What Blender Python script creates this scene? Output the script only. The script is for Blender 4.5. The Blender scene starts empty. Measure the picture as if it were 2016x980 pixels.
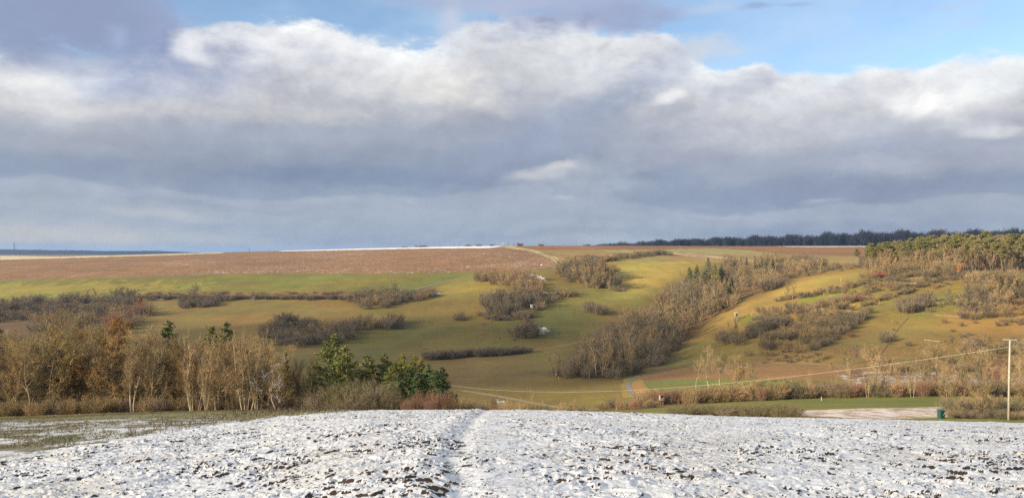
import bpy, math, random, time
import numpy as np
from mathutils import Vector, Matrix
T0 = time.time()
SC = bpy.context.scene
COL = SC.collection
F, CX, HY = 1552.0, 1008.0, 495.0          # focal length, centre column and horizon row of the photograph, in its pixels
EYE = 1.6
R = math.radians

# ---------------------------------------------------------------- camera
cam = bpy.data.objects.new('camera', bpy.data.cameras.new('camera'))
COL.objects.link(cam)
cam.data.sensor_width = 36.0
cam.data.lens = 36.0 * F / 2016.0
cam.data.clip_start, cam.data.clip_end = 0.1, 40000
cam.location = (0, 0, EYE)
cam.rotation_euler = (R(90) + math.atan((HY - 490) / F), 0, 0)
SC.camera = cam

# ---------------------------------------------------------------- exposure and sampling
EXPO = 1.0
vs = SC.view_settings
vs.view_transform = 'Standard'; vs.look = 'None'; vs.gamma = 1.0; vs.use_curve_mapping = False
vs.exposure = EXPO
SC.render.engine = 'CYCLES'
SC.cycles.max_bounces = 4; SC.cycles.diffuse_bounces = 2; SC.cycles.glossy_bounces = 1
SC.cycles.transparent_max_bounces = 6; SC.cycles.volume_bounces = 0; SC.cycles.transmission_bounces = 1
SC.cycles.use_denoising = False; SC.cycles.denoiser = 'OPENIMAGEDENOISE'; SC.cycles.denoising_input_passes = 'RGB_ALBEDO_NORMAL'
SC.cycles.sample_clamp_indirect = 4.0
SC.render.filter_size = 1.5

def s2l(c):
    return tuple((v / 255.0 / 12.92 if v / 255.0 <= .04045 else ((v / 255.0 + .055) / 1.055) ** 2.4) for v in c)

# ---------------------------------------------------------------- sun
SUN_EL, SUN_AZ = 20.0, 246.0               # degrees; azimuth clockwise from the view direction (+Y): behind the left shoulder
sv = Vector((math.sin(R(SUN_AZ)) * math.cos(R(SUN_EL)), math.cos(R(SUN_AZ)) * math.cos(R(SUN_EL)), math.sin(R(SUN_EL))))
sl = bpy.data.lights.new('sun', 'SUN'); sl.energy = 5.0; sl.angle = R(0.6); sl.color = (1.0, .86, .66)
sun = bpy.data.objects.new('sun', sl); COL.objects.link(sun)
sun.rotation_euler = sv.to_track_quat('Z', 'Y').to_euler(); sun.location = (-60, -40, 60)

# ---------------------------------------------------------------- node helper
class NT:
    def __init__(s, nt): s.nt = nt; s.nt.nodes.clear()
    def new(s, t, **kw):
        n = s.nt.nodes.new(t)
        for k, v in kw.items(): setattr(n, k, v)
        return n
    def put(s, sock, v):
        if isinstance(v, bpy.types.NodeSocket): s.nt.links.new(v, sock)
        elif v is not None:
            try: sock.default_value = v
            except Exception: sock.default_value = (*v, 1.0)
    def m(s, op, a, b=None, c=None, clamp=False):
        n = s.new('ShaderNodeMath', operation=op, use_clamp=clamp)
        for i, v in enumerate((a, b, c)):
            if v is not None: s.put(n.inputs[i], v)
        return n.outputs[0]
    def vm(s, op, a, b=None, out=0):
        n = s.new('ShaderNodeVectorMath', operation=op)
        s.put(n.inputs[0], a)
        if b is not None: s.put(n.inputs['Scale' if op == 'SCALE' else 1], b)
        return n.outputs[out]
    def comb(s, x, y, z=0.0):
        n = s.new('ShaderNodeCombineXYZ')
        for i, v in enumerate((x, y, z)): s.put(n.inputs[i], v)
        return n.outputs[0]
    def sep(s, v):
        n = s.new('ShaderNodeSeparateXYZ'); s.put(n.inputs[0], v); return n.outputs
    def mr(s, v, a, b, c=0.0, d=1.0, kind='SMOOTHSTEP'):
        n = s.new('ShaderNodeMapRange', interpolation_type=kind)
        for i, x in enumerate((v, a, b, c, d)): s.put(n.inputs[i], x)
        return n.outputs[0]
    def mix(s, f, a, b, mode='MIX'):
        n = s.new('ShaderNodeMix', data_type='RGBA', blend_type=mode)
        s.put(n.inputs[0], f); s.put(n.inputs[6], a); s.put(n.inputs[7], b); return n.outputs[2]
    def noise(s, vec, scale, detail=4, rough=.55, out='Fac', dist=0.0):
        n = s.new('ShaderNodeTexNoise')
        if vec is not None: s.put(n.inputs['Vector'], vec)
        n.inputs['Scale'].default_value = scale; n.inputs['Detail'].default_value = detail
        n.inputs['Roughness'].default_value = rough; n.inputs['Distortion'].default_value = dist
        return n.outputs[out]
    def ramp(s, f, stops, interp='EASE'):
        n = s.new('ShaderNodeValToRGB'); s.put(n.inputs[0], f); e = n.color_ramp; e.interpolation = interp
        while len(e.elements) < len(stops): e.elements.new(.5)
        for k, (p, c) in enumerate(stops):
            e.elements[k].position = p; e.elements[k].color = (*c, 1)
        return n.outputs[0]
    def curve(s, x, pts):
        n = s.new('ShaderNodeFloatCurve'); s.put(n.inputs[1], x)
        c = n.mapping.curves[0]
        c.points[0].location = pts[0]; c.points[1].location = pts[-1]
        for p in pts[1:-1]: c.points.new(*p)
        n.mapping.update(); return n.outputs[0]

# ---------------------------------------------------------------- sky: Nishita blue with procedural cloud banks laid out by direction
world = bpy.data.worlds.new('World'); SC.world = world; world.use_nodes = True
W = NT(world.node_tree)
PXR = 1552.0
def cl(c, k=.97):                           # a cloud's displayed colour to its radiance at this exposure
    return tuple(v * k / 2 ** EXPO for v in s2l(c))
def toang(px, py):
    dx = px - CX
    return math.atan(dx / F) * PXR, math.atan((HY - py) / math.hypot(F, dx)) * PXR
sky = W.new('ShaderNodeTexSky', sky_type='NISHITA', sun_disc=False)
sky.sun_elevation = R(SUN_EL); sky.sun_rotation = R(SUN_AZ); sky.altitude = 300; sky.air_density = 1.0; sky.dust_density = .6; sky.ozone_density = 2.0
blue = W.vm('SCALE', sky.outputs[0], .10)
geo = W.new('ShaderNodeTexCoord').outputs['Generated']
d = W.vm('NORMALIZE', geo)
dx, dy, dz = W.sep(d)
az = W.m('MULTIPLY', W.m('ARCTAN2', dx, dy), PXR)
el = W.m('MULTIPLY', W.m('ARCSINE', dz), PXR)
# warped direction coordinates
nv = W.comb(dx, dy, W.m('MULTIPLY', dz, 2.2))
n1 = W.noise(nv, 3.2, 3, .5, 'Color'); n2 = W.noise(nv, 11.0, 6, .6, 'Color'); n3 = W.noise(nv, 26.0, 7, .62, 'Fac'); n5 = W.noise(nv, 9.0, 8, .60, 'Fac')
warp = W.vm('ADD', W.vm('SCALE', W.vm('SUBTRACT', n1, (.5, .5, .5)), 110.0), W.vm('SCALE', W.vm('SUBTRACT', n2, (.5, .5, .5)), 75.0))
wx, wy, wz = W.sep(warp)
P = W.comb(W.m('ADD', az, wx), W.m('ADD', el, W.m('MULTIPLY', wy, .62)))
pa, pe, _ = W.sep(P)
A0, A1, EH = -900.0, 900.0, 560.0
def contour(pts):
    q = []
    for px, py in pts:
        a, e = toang(px, py); q.append(((a - A0) / (A1 - A0), e / EH))
    return W.m('MULTIPLY', W.curve(W.mr(pa, A0, A1, kind='LINEAR'), q), EH)
top = contour([(-60, 85), (150, 120), (300, 85), (350, 50), (480, 42), (600, 40), (720, 62), (860, 92), (905, 60), (1000, 25), (1150, 50), (1300, 62),
               (1345, 84), (1385, 130), (1430, 148), (1480, 146), (1545, 168), (1700, 138), (1800, 130), (1900, 124), (2080, 100)])
base = contour([(-60, 352), (200, 360), (400, 372), (650, 378), (900, 372), (1010, 362), (1070, 352), (1150, 362), (1250, 385), (1500, 400), (1750, 392), (2080, 380)])
t = W.m('DIVIDE', W.m('SUBTRACT', pe, base), W.m('SUBTRACT', top, base))
body = W.ramp(t, [(0.0, cl((148, 162, 184))), (.13, cl((150, 163, 184))), (.33, cl((169, 177, 193))), (.52, cl((186, 190, 201))), (.66, cl((204, 206, 212))),
                  (.80, cl((223, 225, 229))), (1.0, cl((244, 246, 248)))])
hz = W.m('DIVIDE', pe, W.m('MAXIMUM', base, 20.0))
low = W.ramp(hz, [(0.0, cl((172, 180, 192))), (.25, cl((178, 186, 197))), (.5, cl((168, 180, 196))), (.75, cl((172, 182, 198))), (.92, cl((180, 189, 203))), (1.0, cl((160, 172, 192)))])
edge_n = W.m('ADD', W.m('MULTIPLY', W.m('SUBTRACT', n3, .5), .22), W.m('MULTIPLY', W.m('SUBTRACT', n5, .5), .40))
cloud = W.mix(W.mr(W.m('ADD', t, W.m('MULTIPLY', edge_n, .55)), -.16, .14), low, body)
cov = W.mr(W.m('ADD', t, edge_n), 1.06, .955)
# clear sky above, with loose cloud higher up and behind the viewer
hi = W.mr(el, 520, 800)
n4 = W.noise(nv, 2.1, 6, .6)
hicov = W.m('MULTIPLY', hi, W.mr(n4, .36, .55))
skyc = W.mix(1.0, blue, (1, 1, 1, 1), 'MULTIPLY')
veil = W.m('MULTIPLY', W.mr(W.noise(nv, 5.0, 5, .6), .4, .75), .35)
skyc = W.mix(veil, skyc, cl((215, 232, 246)))
skyc = W.mix(hicov, skyc, cl((226, 226, 226), 1.0))
col = W.mix(cov, skyc, cloud)
WOB = W.m('ADD', W.m('MULTIPLY', W.m('SUBTRACT', n3, .5), 1.0), W.m('MULTIPLY', W.m('SUBTRACT', n5, .5), 1.7))
def blob(px, py, rx, ry, c, k, tilt=0.0, soft=.0, wob=.5):
    """one lit or shaded heap in the cloud bank: centre and radii as directions"""
    global col
    a, e = toang(px, py)
    v = W.vm('SUBTRACT', P, (a, e, 0))
    if tilt:
        r = W.new('ShaderNodeVectorRotate', rotation_type='Z_AXIS'); W.put(r.inputs['Vector'], v); r.inputs['Angle'].default_value = -R(tilt); v = r.outputs[0]
    v = W.vm('MULTIPLY', v, (1.0 / rx, 1.0 / ry, 0))
    L = W.m('ADD', W.vm('LENGTH', v, out=1), WOB if wob == .5 else WOB)
    f = W.m('MULTIPLY', W.mr(L, 1.15, soft), k)
    col = W.mix(f, col, cl(c))
# heaps: px, py, rx, ry, colour, strength, tilt
for b in [
    (120, 20, 300, 135, (150, 163, 194), 1.0, 0), (290, 115, 160, 70, (154, 168, 204), .9, -10), (250, 170, 170, 50, (170, 182, 212), .7, 0),
    (60, 60, 120, 60, (150, 163, 194), .7, 0), (330, 40, 70, 45, (168, 180, 212), .7, 0), (175, 22, 30, 22, (176, 194, 226), .7, 0),
    (40, 165, 90, 34, (226, 226, 230), .7, 0), (110, 135, 80, 25, (214, 218, 228), .6, 0), (150, 200, 190, 26, (206, 209, 217), .55, 0),
    (358, 86, 44, 36, (243, 245, 248), .8, 50), (385, 115, 30, 12, (240, 241, 243), .7, 0), (310, 130, 22, 16, (222, 227, 238), .6, 0),
    (520, 85, 110, 42, (232, 234, 240), .7, 0), (640, 110, 120, 40, (228, 230, 238), .6, 0), (470, 145, 120, 30, (196, 203, 220), .55, 0),
    (760, 100, 130, 28, (240, 242, 246), .75, -6), (700, 165, 220, 38, (224, 225, 230), .6, 0), (840, 160, 120, 45, (232, 232, 232), .7, 0),
    (1000, 90, 120, 48, (233, 235, 238), .7, 0), (1060, 60, 90, 28, (240, 242, 245), .5, 0), (940, 180, 90, 35, (222, 222, 222), .55, 0),
    (1150, 140, 150, 45, (206, 211, 220), .55, 0), (1340, 95, 120, 30, (216, 221, 230), .6, 0), (1250, 160, 140, 45, (208, 213, 224), .5, 0),
    (1180, 205, 190, 42, (172, 182, 203), .75, 28), (1060, 275, 190, 48, (158, 170, 193), .8, 18), (1330, 150, 90, 24, (186, 196, 216), .6, 20),
    (1310, 194, 46, 22, (236, 237, 240), .75, 20), (1400, 175, 60, 22, (196, 201, 216), .65, 0),
    (1150, 25, 250, 52, (170, 182, 213), 1.0, 0), (1240, 45, 95, 42, (160, 173, 206), .9, 0), (1000, 8, 170, 24, (184, 194, 220), .9, 0), (880, 5, 120, 16, (178, 188, 214), .8, 0),
    (1480, 20, 45, 11, (158, 176, 212), .8, 0), (1560, 14, 50, 10, (160, 184, 218), .6, 0), (1395, 18, 60, 16, (204, 216, 234), .5, 0),
    (900, 45, 40, 60, (206, 214, 232), .75, 0),
    (1500, 230, 170, 45, (213, 216, 223), .55, 0), (1620, 180, 110, 30, (222, 226, 234), .55, 0), (1800, 205, 75, 36, (238, 238, 241), .85, -20), (1960, 150, 120, 36, (226, 229, 236), .6, 0),
    (1940, 255, 60, 16, (222, 224, 231), .6, 0), (1780, 290, 110, 30, (172, 181, 202), .6, 0), (1960, 300, 130, 36, (190, 196, 210), .5, 0), (1770, 325, 90, 18, (192, 198, 211), .6, 0),
    (1560, 330, 260, 30, (166, 176, 196), .5, 0), (1450, 380, 300, 22, (152, 164, 186), .65, 0), (1850, 372, 240, 18, (154, 165, 188), .6, 0),
    (420, 300, 330, 36, (168, 175, 189), .5, 0), (700, 340, 340, 36, (136, 150, 175), .9, 0), (1130, 345, 130, 30, (190, 195, 204), .6, 8), (1340, 280, 130, 50, (187, 192, 206), .55, 10), (1560, 372, 280, 24, (146, 159, 182), .7, 0), (640, 75, 260, 36, (247, 248, 250), .65, 0), (60, 150, 80, 28, (240, 239, 238), .7, 0), (900, 150, 90, 40, (244, 243, 240), .6, 0), (1820, 190, 110, 30, (246, 246, 247), .65, -10), (330, 425, 160, 10, (196, 199, 205), .6, 0), (1080, 335, 60, 12, (232, 230, 226), .55, 10), (250, 340, 240, 16, (152, 163, 184), .6, 0), (900, 330, 160, 40, (149, 162, 186), .7, 8),
    (120, 250, 190, 30, (198, 200, 207), .5, 0), (800, 230, 260, 30, (190, 194, 203), .5, 0),
    (1370, 105, 110, 38, (214, 220, 231), .95, 10), (1085, 338, 75, 20, (208, 210, 214), .6, 8), (1030, 352, 60, 14, (200, 204, 210), .5, 0), (1110, 330, 36, 10, (218, 218, 218), .5, 0), (1105, 393, 26, 7, (196, 201, 209), .7, 0), (1150, 370, 90, 20, (180, 188, 202), .5, 0),
    (300, 420, 120, 9, (186, 193, 203), .7, 0), (100, 440, 160, 12, (184, 192, 202), .5, 0), (430, 400, 220, 9, (158, 171, 190), .6, 0), (110, 402, 150, 9, (158, 170, 189), .6, 0),
    (500, 450, 200, 8, (174, 184, 198), .5, 0), (1290, 432, 170, 14, (160, 172, 191), .6, 0), (1380, 411, 80, 6, (184, 190, 202), .7, 0), (1630, 394, 50, 6, (188, 194, 206), .6, 0),
    (1500, 452, 420, 22, (144, 158, 182), .65, 0), (1850, 440, 240, 22, (152, 164, 187), .55, 0), (700, 462, 300, 16, (150, 166, 188), .5, 0), (1000, 455, 200, 14, (150, 166, 188), .5, 0),
    (80, 470, 380, 26, (206, 204, 200), .85, 0), (150, 415, 330, 24, (182, 187, 195), .5, 0), (560, 480, 300, 14, (184, 188, 194), .6, 0), (380, 215, 420, 26, (214, 213, 213), .6, 0), (120, 300, 260, 30, (172, 177, 189), .6, 0), (1500, 262, 260, 46, (205, 208, 217), .6, 0), (1880, 330, 200, 26, (182, 188, 202), .6, 0), (1900, 15, 60, 14, (190, 212, 238), .5, 0), (1505, 105, 40, 10, (190, 216, 244), .5, 0), (1930, 48, 36, 14, (196, 218, 244), .5, 0),
    # large tonal structure of the bank
    (130, 30, 330, 120, (150, 163, 195), 1.0, 0), (310, 60, 60, 90, (158, 171, 204), .85, 0), (240, 150, 220, 44, (170, 181, 208), .85, 0), (60, 158, 110, 30, (231, 231, 232), .8, 0), (175, 150, 60, 16, (214, 218, 227), .6, 0),
    (365, 88, 40, 40, (247, 248, 250), .9, 50), (395, 125, 40, 14, (238, 240, 243), .7, 0), (205, 75, 26, 26, (174, 190, 222), .6, 40),
    (560, 195, 330, 34, (217, 217, 220), .6, 0), (890, 185, 150, 44, (230, 229, 226), .75, -8), (60, 215, 200, 22, (220, 219, 220), .6, 0),
    (1190, 210, 170, 44, (170, 180, 200), .8, 30), (1090, 285, 200, 44, (158, 169, 192), .8, 22), (1330, 120, 90, 36, (205, 211, 224), .7, 20),
    (1450, 182, 80, 26, (192, 198, 215), .7, 10), (1530, 215, 130, 30, (212, 215, 223), .6, 0), (1800, 215, 80, 40, (242, 242, 243), .75, -25), (1960, 265, 70, 14, (228, 229, 233), .7, 0), (1690, 255, 110, 26, (190, 196, 210), .6, 0),
    (600, 310, 420, 34, (156, 166, 184), .7, 0), (720, 350, 330, 20, (134, 149, 175), .85, -2), (200, 345, 280, 16, (150, 161, 181), .75, 0), (1650, 375, 380, 16, (146, 158, 182), .75, 0),
    (1075, 345, 110, 24, (198, 203, 211), .6, 10), (1040, 350, 40, 10, (216, 216, 215), .5, 0), (1105, 330, 44, 10, (218, 218, 217), .5, 8), (1180, 365, 120, 20, (182, 190, 203), .6, 0), (1310, 194, 34, 16, (244, 244, 246), .85, 20),
]: blob(*b)
# billow shading: the side of each heap towards the sun is lighter (difference of the same noise at two nearby directions)
def heap(sc, off, det, ro):
    a = W.noise(nvw, sc, det, ro); b = W.noise(W.vm('ADD', nvw, off), sc, det, ro); return W.m('SUBTRACT', a, b)
nvw = W.vm('ADD', W.comb(dx, dy, W.m('MULTIPLY', dz, 1.35)), W.vm('SCALE', W.vm('SUBTRACT', n2, (.5, .5, .5)), .06))
h1 = heap(8.0, (-.022, 0, .040), 6, .55); h2 = heap(22.0, (-.008, 0, .014), 6, .6)
up_ = W.mr(t, .15, .75, .35, 1.0)
cn = W.noise(W.vm('ADD', nv, W.vm('SCALE', n1, .25)), 6.5, 7, .58)
rel = W.m('ADD', W.m('MULTIPLY', h1, -.80), W.m('MULTIPLY', h2, -.55))
shade = W.m('ADD', W.m('MULTIPLY', rel, up_), W.mr(cn, .25, .75, .91, 1.08, 'LINEAR'))
shade = W.mix(W.m('MAXIMUM', cov, .10), (1, 1, 1, 1), W.comb(shade, shade, W.m('ADD', W.m('MULTIPLY', shade, .8), .2)))
col = W.mix(1.0, col, shade, 'MULTIPLY')
grd = W.mr(el, -25, -5)
col = W.mix(grd, (.10, .10, .09, 1), col)
bg = W.new('ShaderNodeBackground'); W.put(bg.inputs[0], col); bg.inputs[1].default_value = 1.0
world.cycles.sampling_method = 'MANUAL'; world.cycles.sample_map_resolution = 128
wo = W.new('ShaderNodeOutputWorld'); W.nt.links.new(bg.outputs[0], wo.inputs[0])

# ================================================================ terrain: one height function z(u, Y), u = x / Y
def pchip(x, y, xq):
    x = np.asarray(x, float); y = np.asarray(y, float); h = np.diff(x); dl = np.diff(y) / h
    m = np.zeros_like(y)
    for i in range(1, len(x) - 1):
        if dl[i - 1] * dl[i] > 0:
            w1, w2 = 2 * h[i] + h[i - 1], h[i] + 2 * h[i - 1]
            m[i] = (w1 + w2) / (w1 / dl[i - 1] + w2 / dl[i])
    m[0], m[-1] = dl[0], dl[-1]
    i = np.clip(np.searchsorted(x, xq, side='right') - 1, 0, len(x) - 2)
    s = (np.clip(xq, x[0], x[-1]) - x[i]) / h[i]
    return (y[i] * (1 + 2 * s) * (1 - s) ** 2 + h[i] * m[i] * s * (1 - s) ** 2 + y[i + 1] * s * s * (3 - 2 * s) + h[i] * m[i + 1] * s * s * (s - 1))

# per column of the photograph: near slope (crest row, crest distance), then (distance, row) pairs read off the photograph
FAR_L = [(1900, 506), (3000, 503), (6000, 499.5), (15000, 496.6)]
FAR_R = [(1750, 486), (3000, 492), (6000, 495.5), (15000, 495.8)]
COLS = {
    -700: (824, 90, [(150, 822), (220, 808), (290, 775), (340, 742), (400, 712), (440, 700), (500, 674), (560, 650), (620, 628), (680, 610), (760, 586), (820, 566), (950, 540), (1100, 524), (1250, 514)] + FAR_L),
    0: (820, 90, [(150, 820), (220, 805), (290, 770), (340, 735), (400, 706), (440, 690), (500, 662), (560, 635), (620, 612), (680, 593), (760, 570), (820, 552), (950, 526), (1100, 515), (1250, 510)] + FAR_L),
    250: (811, 88, [(150, 815), (220, 800), (290, 765), (340, 730), (400, 700), (440, 682), (500, 655), (560, 628), (620, 605), (680, 584), (780, 551), (900, 526), (1050, 510), (1250, 502)] + FAR_L),
    500: (806, 80, [(150, 812), (220, 798), (290, 760), (340, 725), (400, 700), (440, 680), (500, 650), (560, 622), (620, 596), (670, 578), (780, 542), (900, 518), (1100, 501), (1300, 495)] + FAR_L),
    700: (808, 50, [(100, 813), (150, 818), (220, 812), (290, 768), (340, 733), (400, 703), (440, 688), (500, 648), (560, 617), (630, 587), (680, 570), (770, 541), (900, 514), (1050, 498), (1230, 489.5)] + FAR_L),
    880: (807, 48, [(100, 820), (150, 824), (230, 804), (280, 778), (340, 742), (400, 710), (440, 690), (500, 648), (560, 612), (630, 580), (680, 563), (760, 536), (880, 507), (1000, 493), (1180, 485.5)] + FAR_L),
    1008: (807, 48, [(100, 822), (160, 822), (230, 806), (270, 782), (320, 747), (380, 716), (430, 690), (490, 650), (570, 602), (650, 562), (740, 531), (830, 509), (960, 491), (1150, 484)] + FAR_R),
    1150: (810, 47, [(100, 824), (160, 820), (210, 803), (260, 780), (320, 745), (380, 712), (430, 688), (490, 650), (570, 603), (650, 566), (730, 535), (820, 510), (950, 494), (1150, 483.5)] + FAR_R),
    1300: (815, 46, [(80, 826), (120, 820), (170, 805), (200, 797), (240, 775), (280, 755), (330, 735), (380, 712), (430, 685), (490, 650), (560, 610), (640, 570), (720, 535), (800, 510), (900, 498), (1050, 489), (1250, 484)] + FAR_R),
    1500: (822, 46, [(80, 832), (110, 818), (140, 807), (180, 792), (200, 785), (240, 760), (270, 742), (300, 722), (340, 690), (380, 658), (430, 625), (480, 595), (530, 570), (600, 550), (700, 528), (850, 507), (1000, 495), (1250, 484.5)] + FAR_R),
    1700: (825, 46, [(80, 834), (98, 820), (115, 806), (150, 794), (185, 784), (220, 760), (260, 737), (300, 708), (340, 676), (380, 640), (420, 602), (460, 570), (500, 545), (560, 525), (680, 513), (800, 504), (1000, 493), (1300, 484)] + FAR_R),
    1850: (829, 46, [(80, 836), (98, 823), (115, 807), (150, 792), (185, 779), (220, 757), (260, 733), (300, 700), (340, 660), (380, 625), (420, 590), (450, 560), (480, 540), (520, 525), (570, 512), (700, 501), (900, 491), (1200, 483)] + FAR_R),
    2016: (833, 46, [(80, 837), (98, 827), (115, 809), (150, 793), (185, 780), (220, 757), (260, 730), (300, 695), (340, 655), (370, 625), (400, 595), (430, 568), (450, 552), (480, 535), (520, 520), (600, 503), (900, 485), (1300, 475)] + FAR_R),
    2700: (842, 46, [(80, 846), (98, 832), (115, 812), (150, 795), (185, 780), (220, 755), (260, 728), (300, 690), (340, 650), (370, 620), (400, 590), (430, 562), (450, 545), (480, 530), (520, 514), (600, 497), (900, 480), (1300, 470)] + FAR_R),
}
YS = np.concatenate([np.linspace(0, 2, 3)[:-1], np.geomspace(2, 15000, 1400)])
US = np.linspace(-1.15, 1.15, 461)
_uc, _zc = [], []
for px, (crow, cy, far) in COLS.items():
    vc = (crow - HY) / F; k = 1.6 / cy ** 2; s = vc - 3.2 / cy
    yy = [0, 4, 8, 14, 20, 28, 38] + ([cy] if cy <= 50 else [50, 62, 75, cy])
    zz = [-(s * y + k * y * y) for y in yy]
    for Y, row in far:
        yy.append(Y); zz.append(EYE - Y * (row - HY) / F)
    _uc.append((px - CX) / F); _zc.append(pchip(yy, zz, YS))
_zc = np.array(_zc); _uc = np.array(_uc)
ZT = np.empty((len(US), len(YS)))
for j in range(len(YS)): ZT[:, j] = pchip(_uc, _zc[:, j], US)
_k = np.exp(-.5 * (np.arange(-14, 15) / 5.0) ** 2); _k /= _k.sum()
_pad = np.pad(ZT, ((14, 14), (0, 0)), mode='edge')
ZT = sum(_k[i] * _pad[i:i + len(US)] for i in range(29))

def _hash(ix, iy, seed):
    n = (ix.astype(np.int64) * 374761393 + iy.astype(np.int64) * 668265263 + seed * 974634777) & 0xffffffff
    n = ((n ^ (n >> 13)) * 1274126177) & 0xffffffff
    return ((n ^ (n >> 16)) & 0xffff) / 65535.0
def vnoise(x, y, seed=0):
    ix, iy = np.floor(x), np.floor(y); fx, fy = x - ix, y - iy
    fx = fx * fx * fx * (fx * (fx * 6 - 15) + 10); fy = fy * fy * fy * (fy * (fy * 6 - 15) + 10)
    a, b = _hash(ix, iy, seed), _hash(ix + 1, iy, seed); c, d_ = _hash(ix, iy + 1, seed), _hash(ix + 1, iy + 1, seed)
    return (a + (b - a) * fx) * (1 - fy) + (c + (d_ - c) * fx) * fy
def fbm(x, y, seed=0, oct=4, gain=.5, lac=2.03):
    s, a, t_ = 0, 1, 0
    for o in range(oct):
        ca, sa = math.cos(o * 1.1 + .4), math.sin(o * 1.1 + .4)
        s = s + a * vnoise(x * ca - y * sa + o * 17.3, x * sa + y * ca - o * 9.1, seed + o); t_ += a; a *= gain; x = x * lac; y = y * lac
    return s / t_
def sstep(a, b, x):
    t_ = np.clip((x - a) / (b - a), 0, 1); return t_ * t_ * (3 - 2 * t_)

def zterr(u, Y):
    u = np.asarray(u, float); Y = np.asarray(Y, float)
    fu = np.clip((u - US[0]) / (US[1] - US[0]), 0, len(US) - 1.001); iu = fu.astype(int); fu = fu - iu
    jy = np.clip(np.searchsorted(YS, Y, side='right') - 1, 0, len(YS) - 2); fy = np.clip((Y - YS[jy]) / (YS[jy + 1] - YS[jy]), 0, 1)
    z = (ZT[iu, jy] * (1 - fy) + ZT[iu, jy + 1] * fy) * (1 - fu) + (ZT[iu + 1, jy] * (1 - fy) + ZT[iu + 1, jy + 1] * fy) * fu
    amp = .9 * sstep(180, 420, Y) * (1 - .8 * sstep(900, 1200, Y))
    return z + amp * (fbm(u * Y / 55.0, Y / 55.0, 5, 3) - .5) * 1.4
def zxy(x, y): return float(zterr(x / max(y, .5), y))

_YM = np.geomspace(6, 3000, 3000)
def hit(px, py, ymin=6.0, ymax=3000.0):
    """the point of the ground seen along a line of sight, searched between two distances"""
    u = (px - CX) / F; v = -(py - HY) / F
    Y = _YM[(_YM >= ymin) & (_YM <= ymax)]
    g = zterr(np.full_like(Y, u), Y) - (EYE + v * Y)
    i = np.nonzero((g[1:] >= 0) & (g[:-1] < 0))[0]
    if len(i) == 0:
        k = int(np.argmax(g)); return u * Y[k], float(Y[k]), float(zterr(u, Y[k]))
    i = i[0]; f = g[i] / (g[i] - g[i + 1]); Yh = Y[i] + f * (Y[i + 1] - Y[i])
    return u * Yh, float(Yh), float(zterr(u, Yh))

# ---------------------------------------------------------------- fields and meadows: outlines, their own colours and how much snow lies on them
def inpoly(poly, x, y):
    p = np.asarray(poly, float); c = np.zeros(x.shape, bool); j = len(p) - 1
    for i in range(len(p)):
        xi, yi, xj, yj = p[i, 0], p[i, 1], p[j, 0], p[j, 1]
        if yi != yj: c ^= ((yi > y) != (yj > y)) & (x < (xj - xi) * (y - yi) / (yj - yi) + xi)
        j = i
    return c
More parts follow.
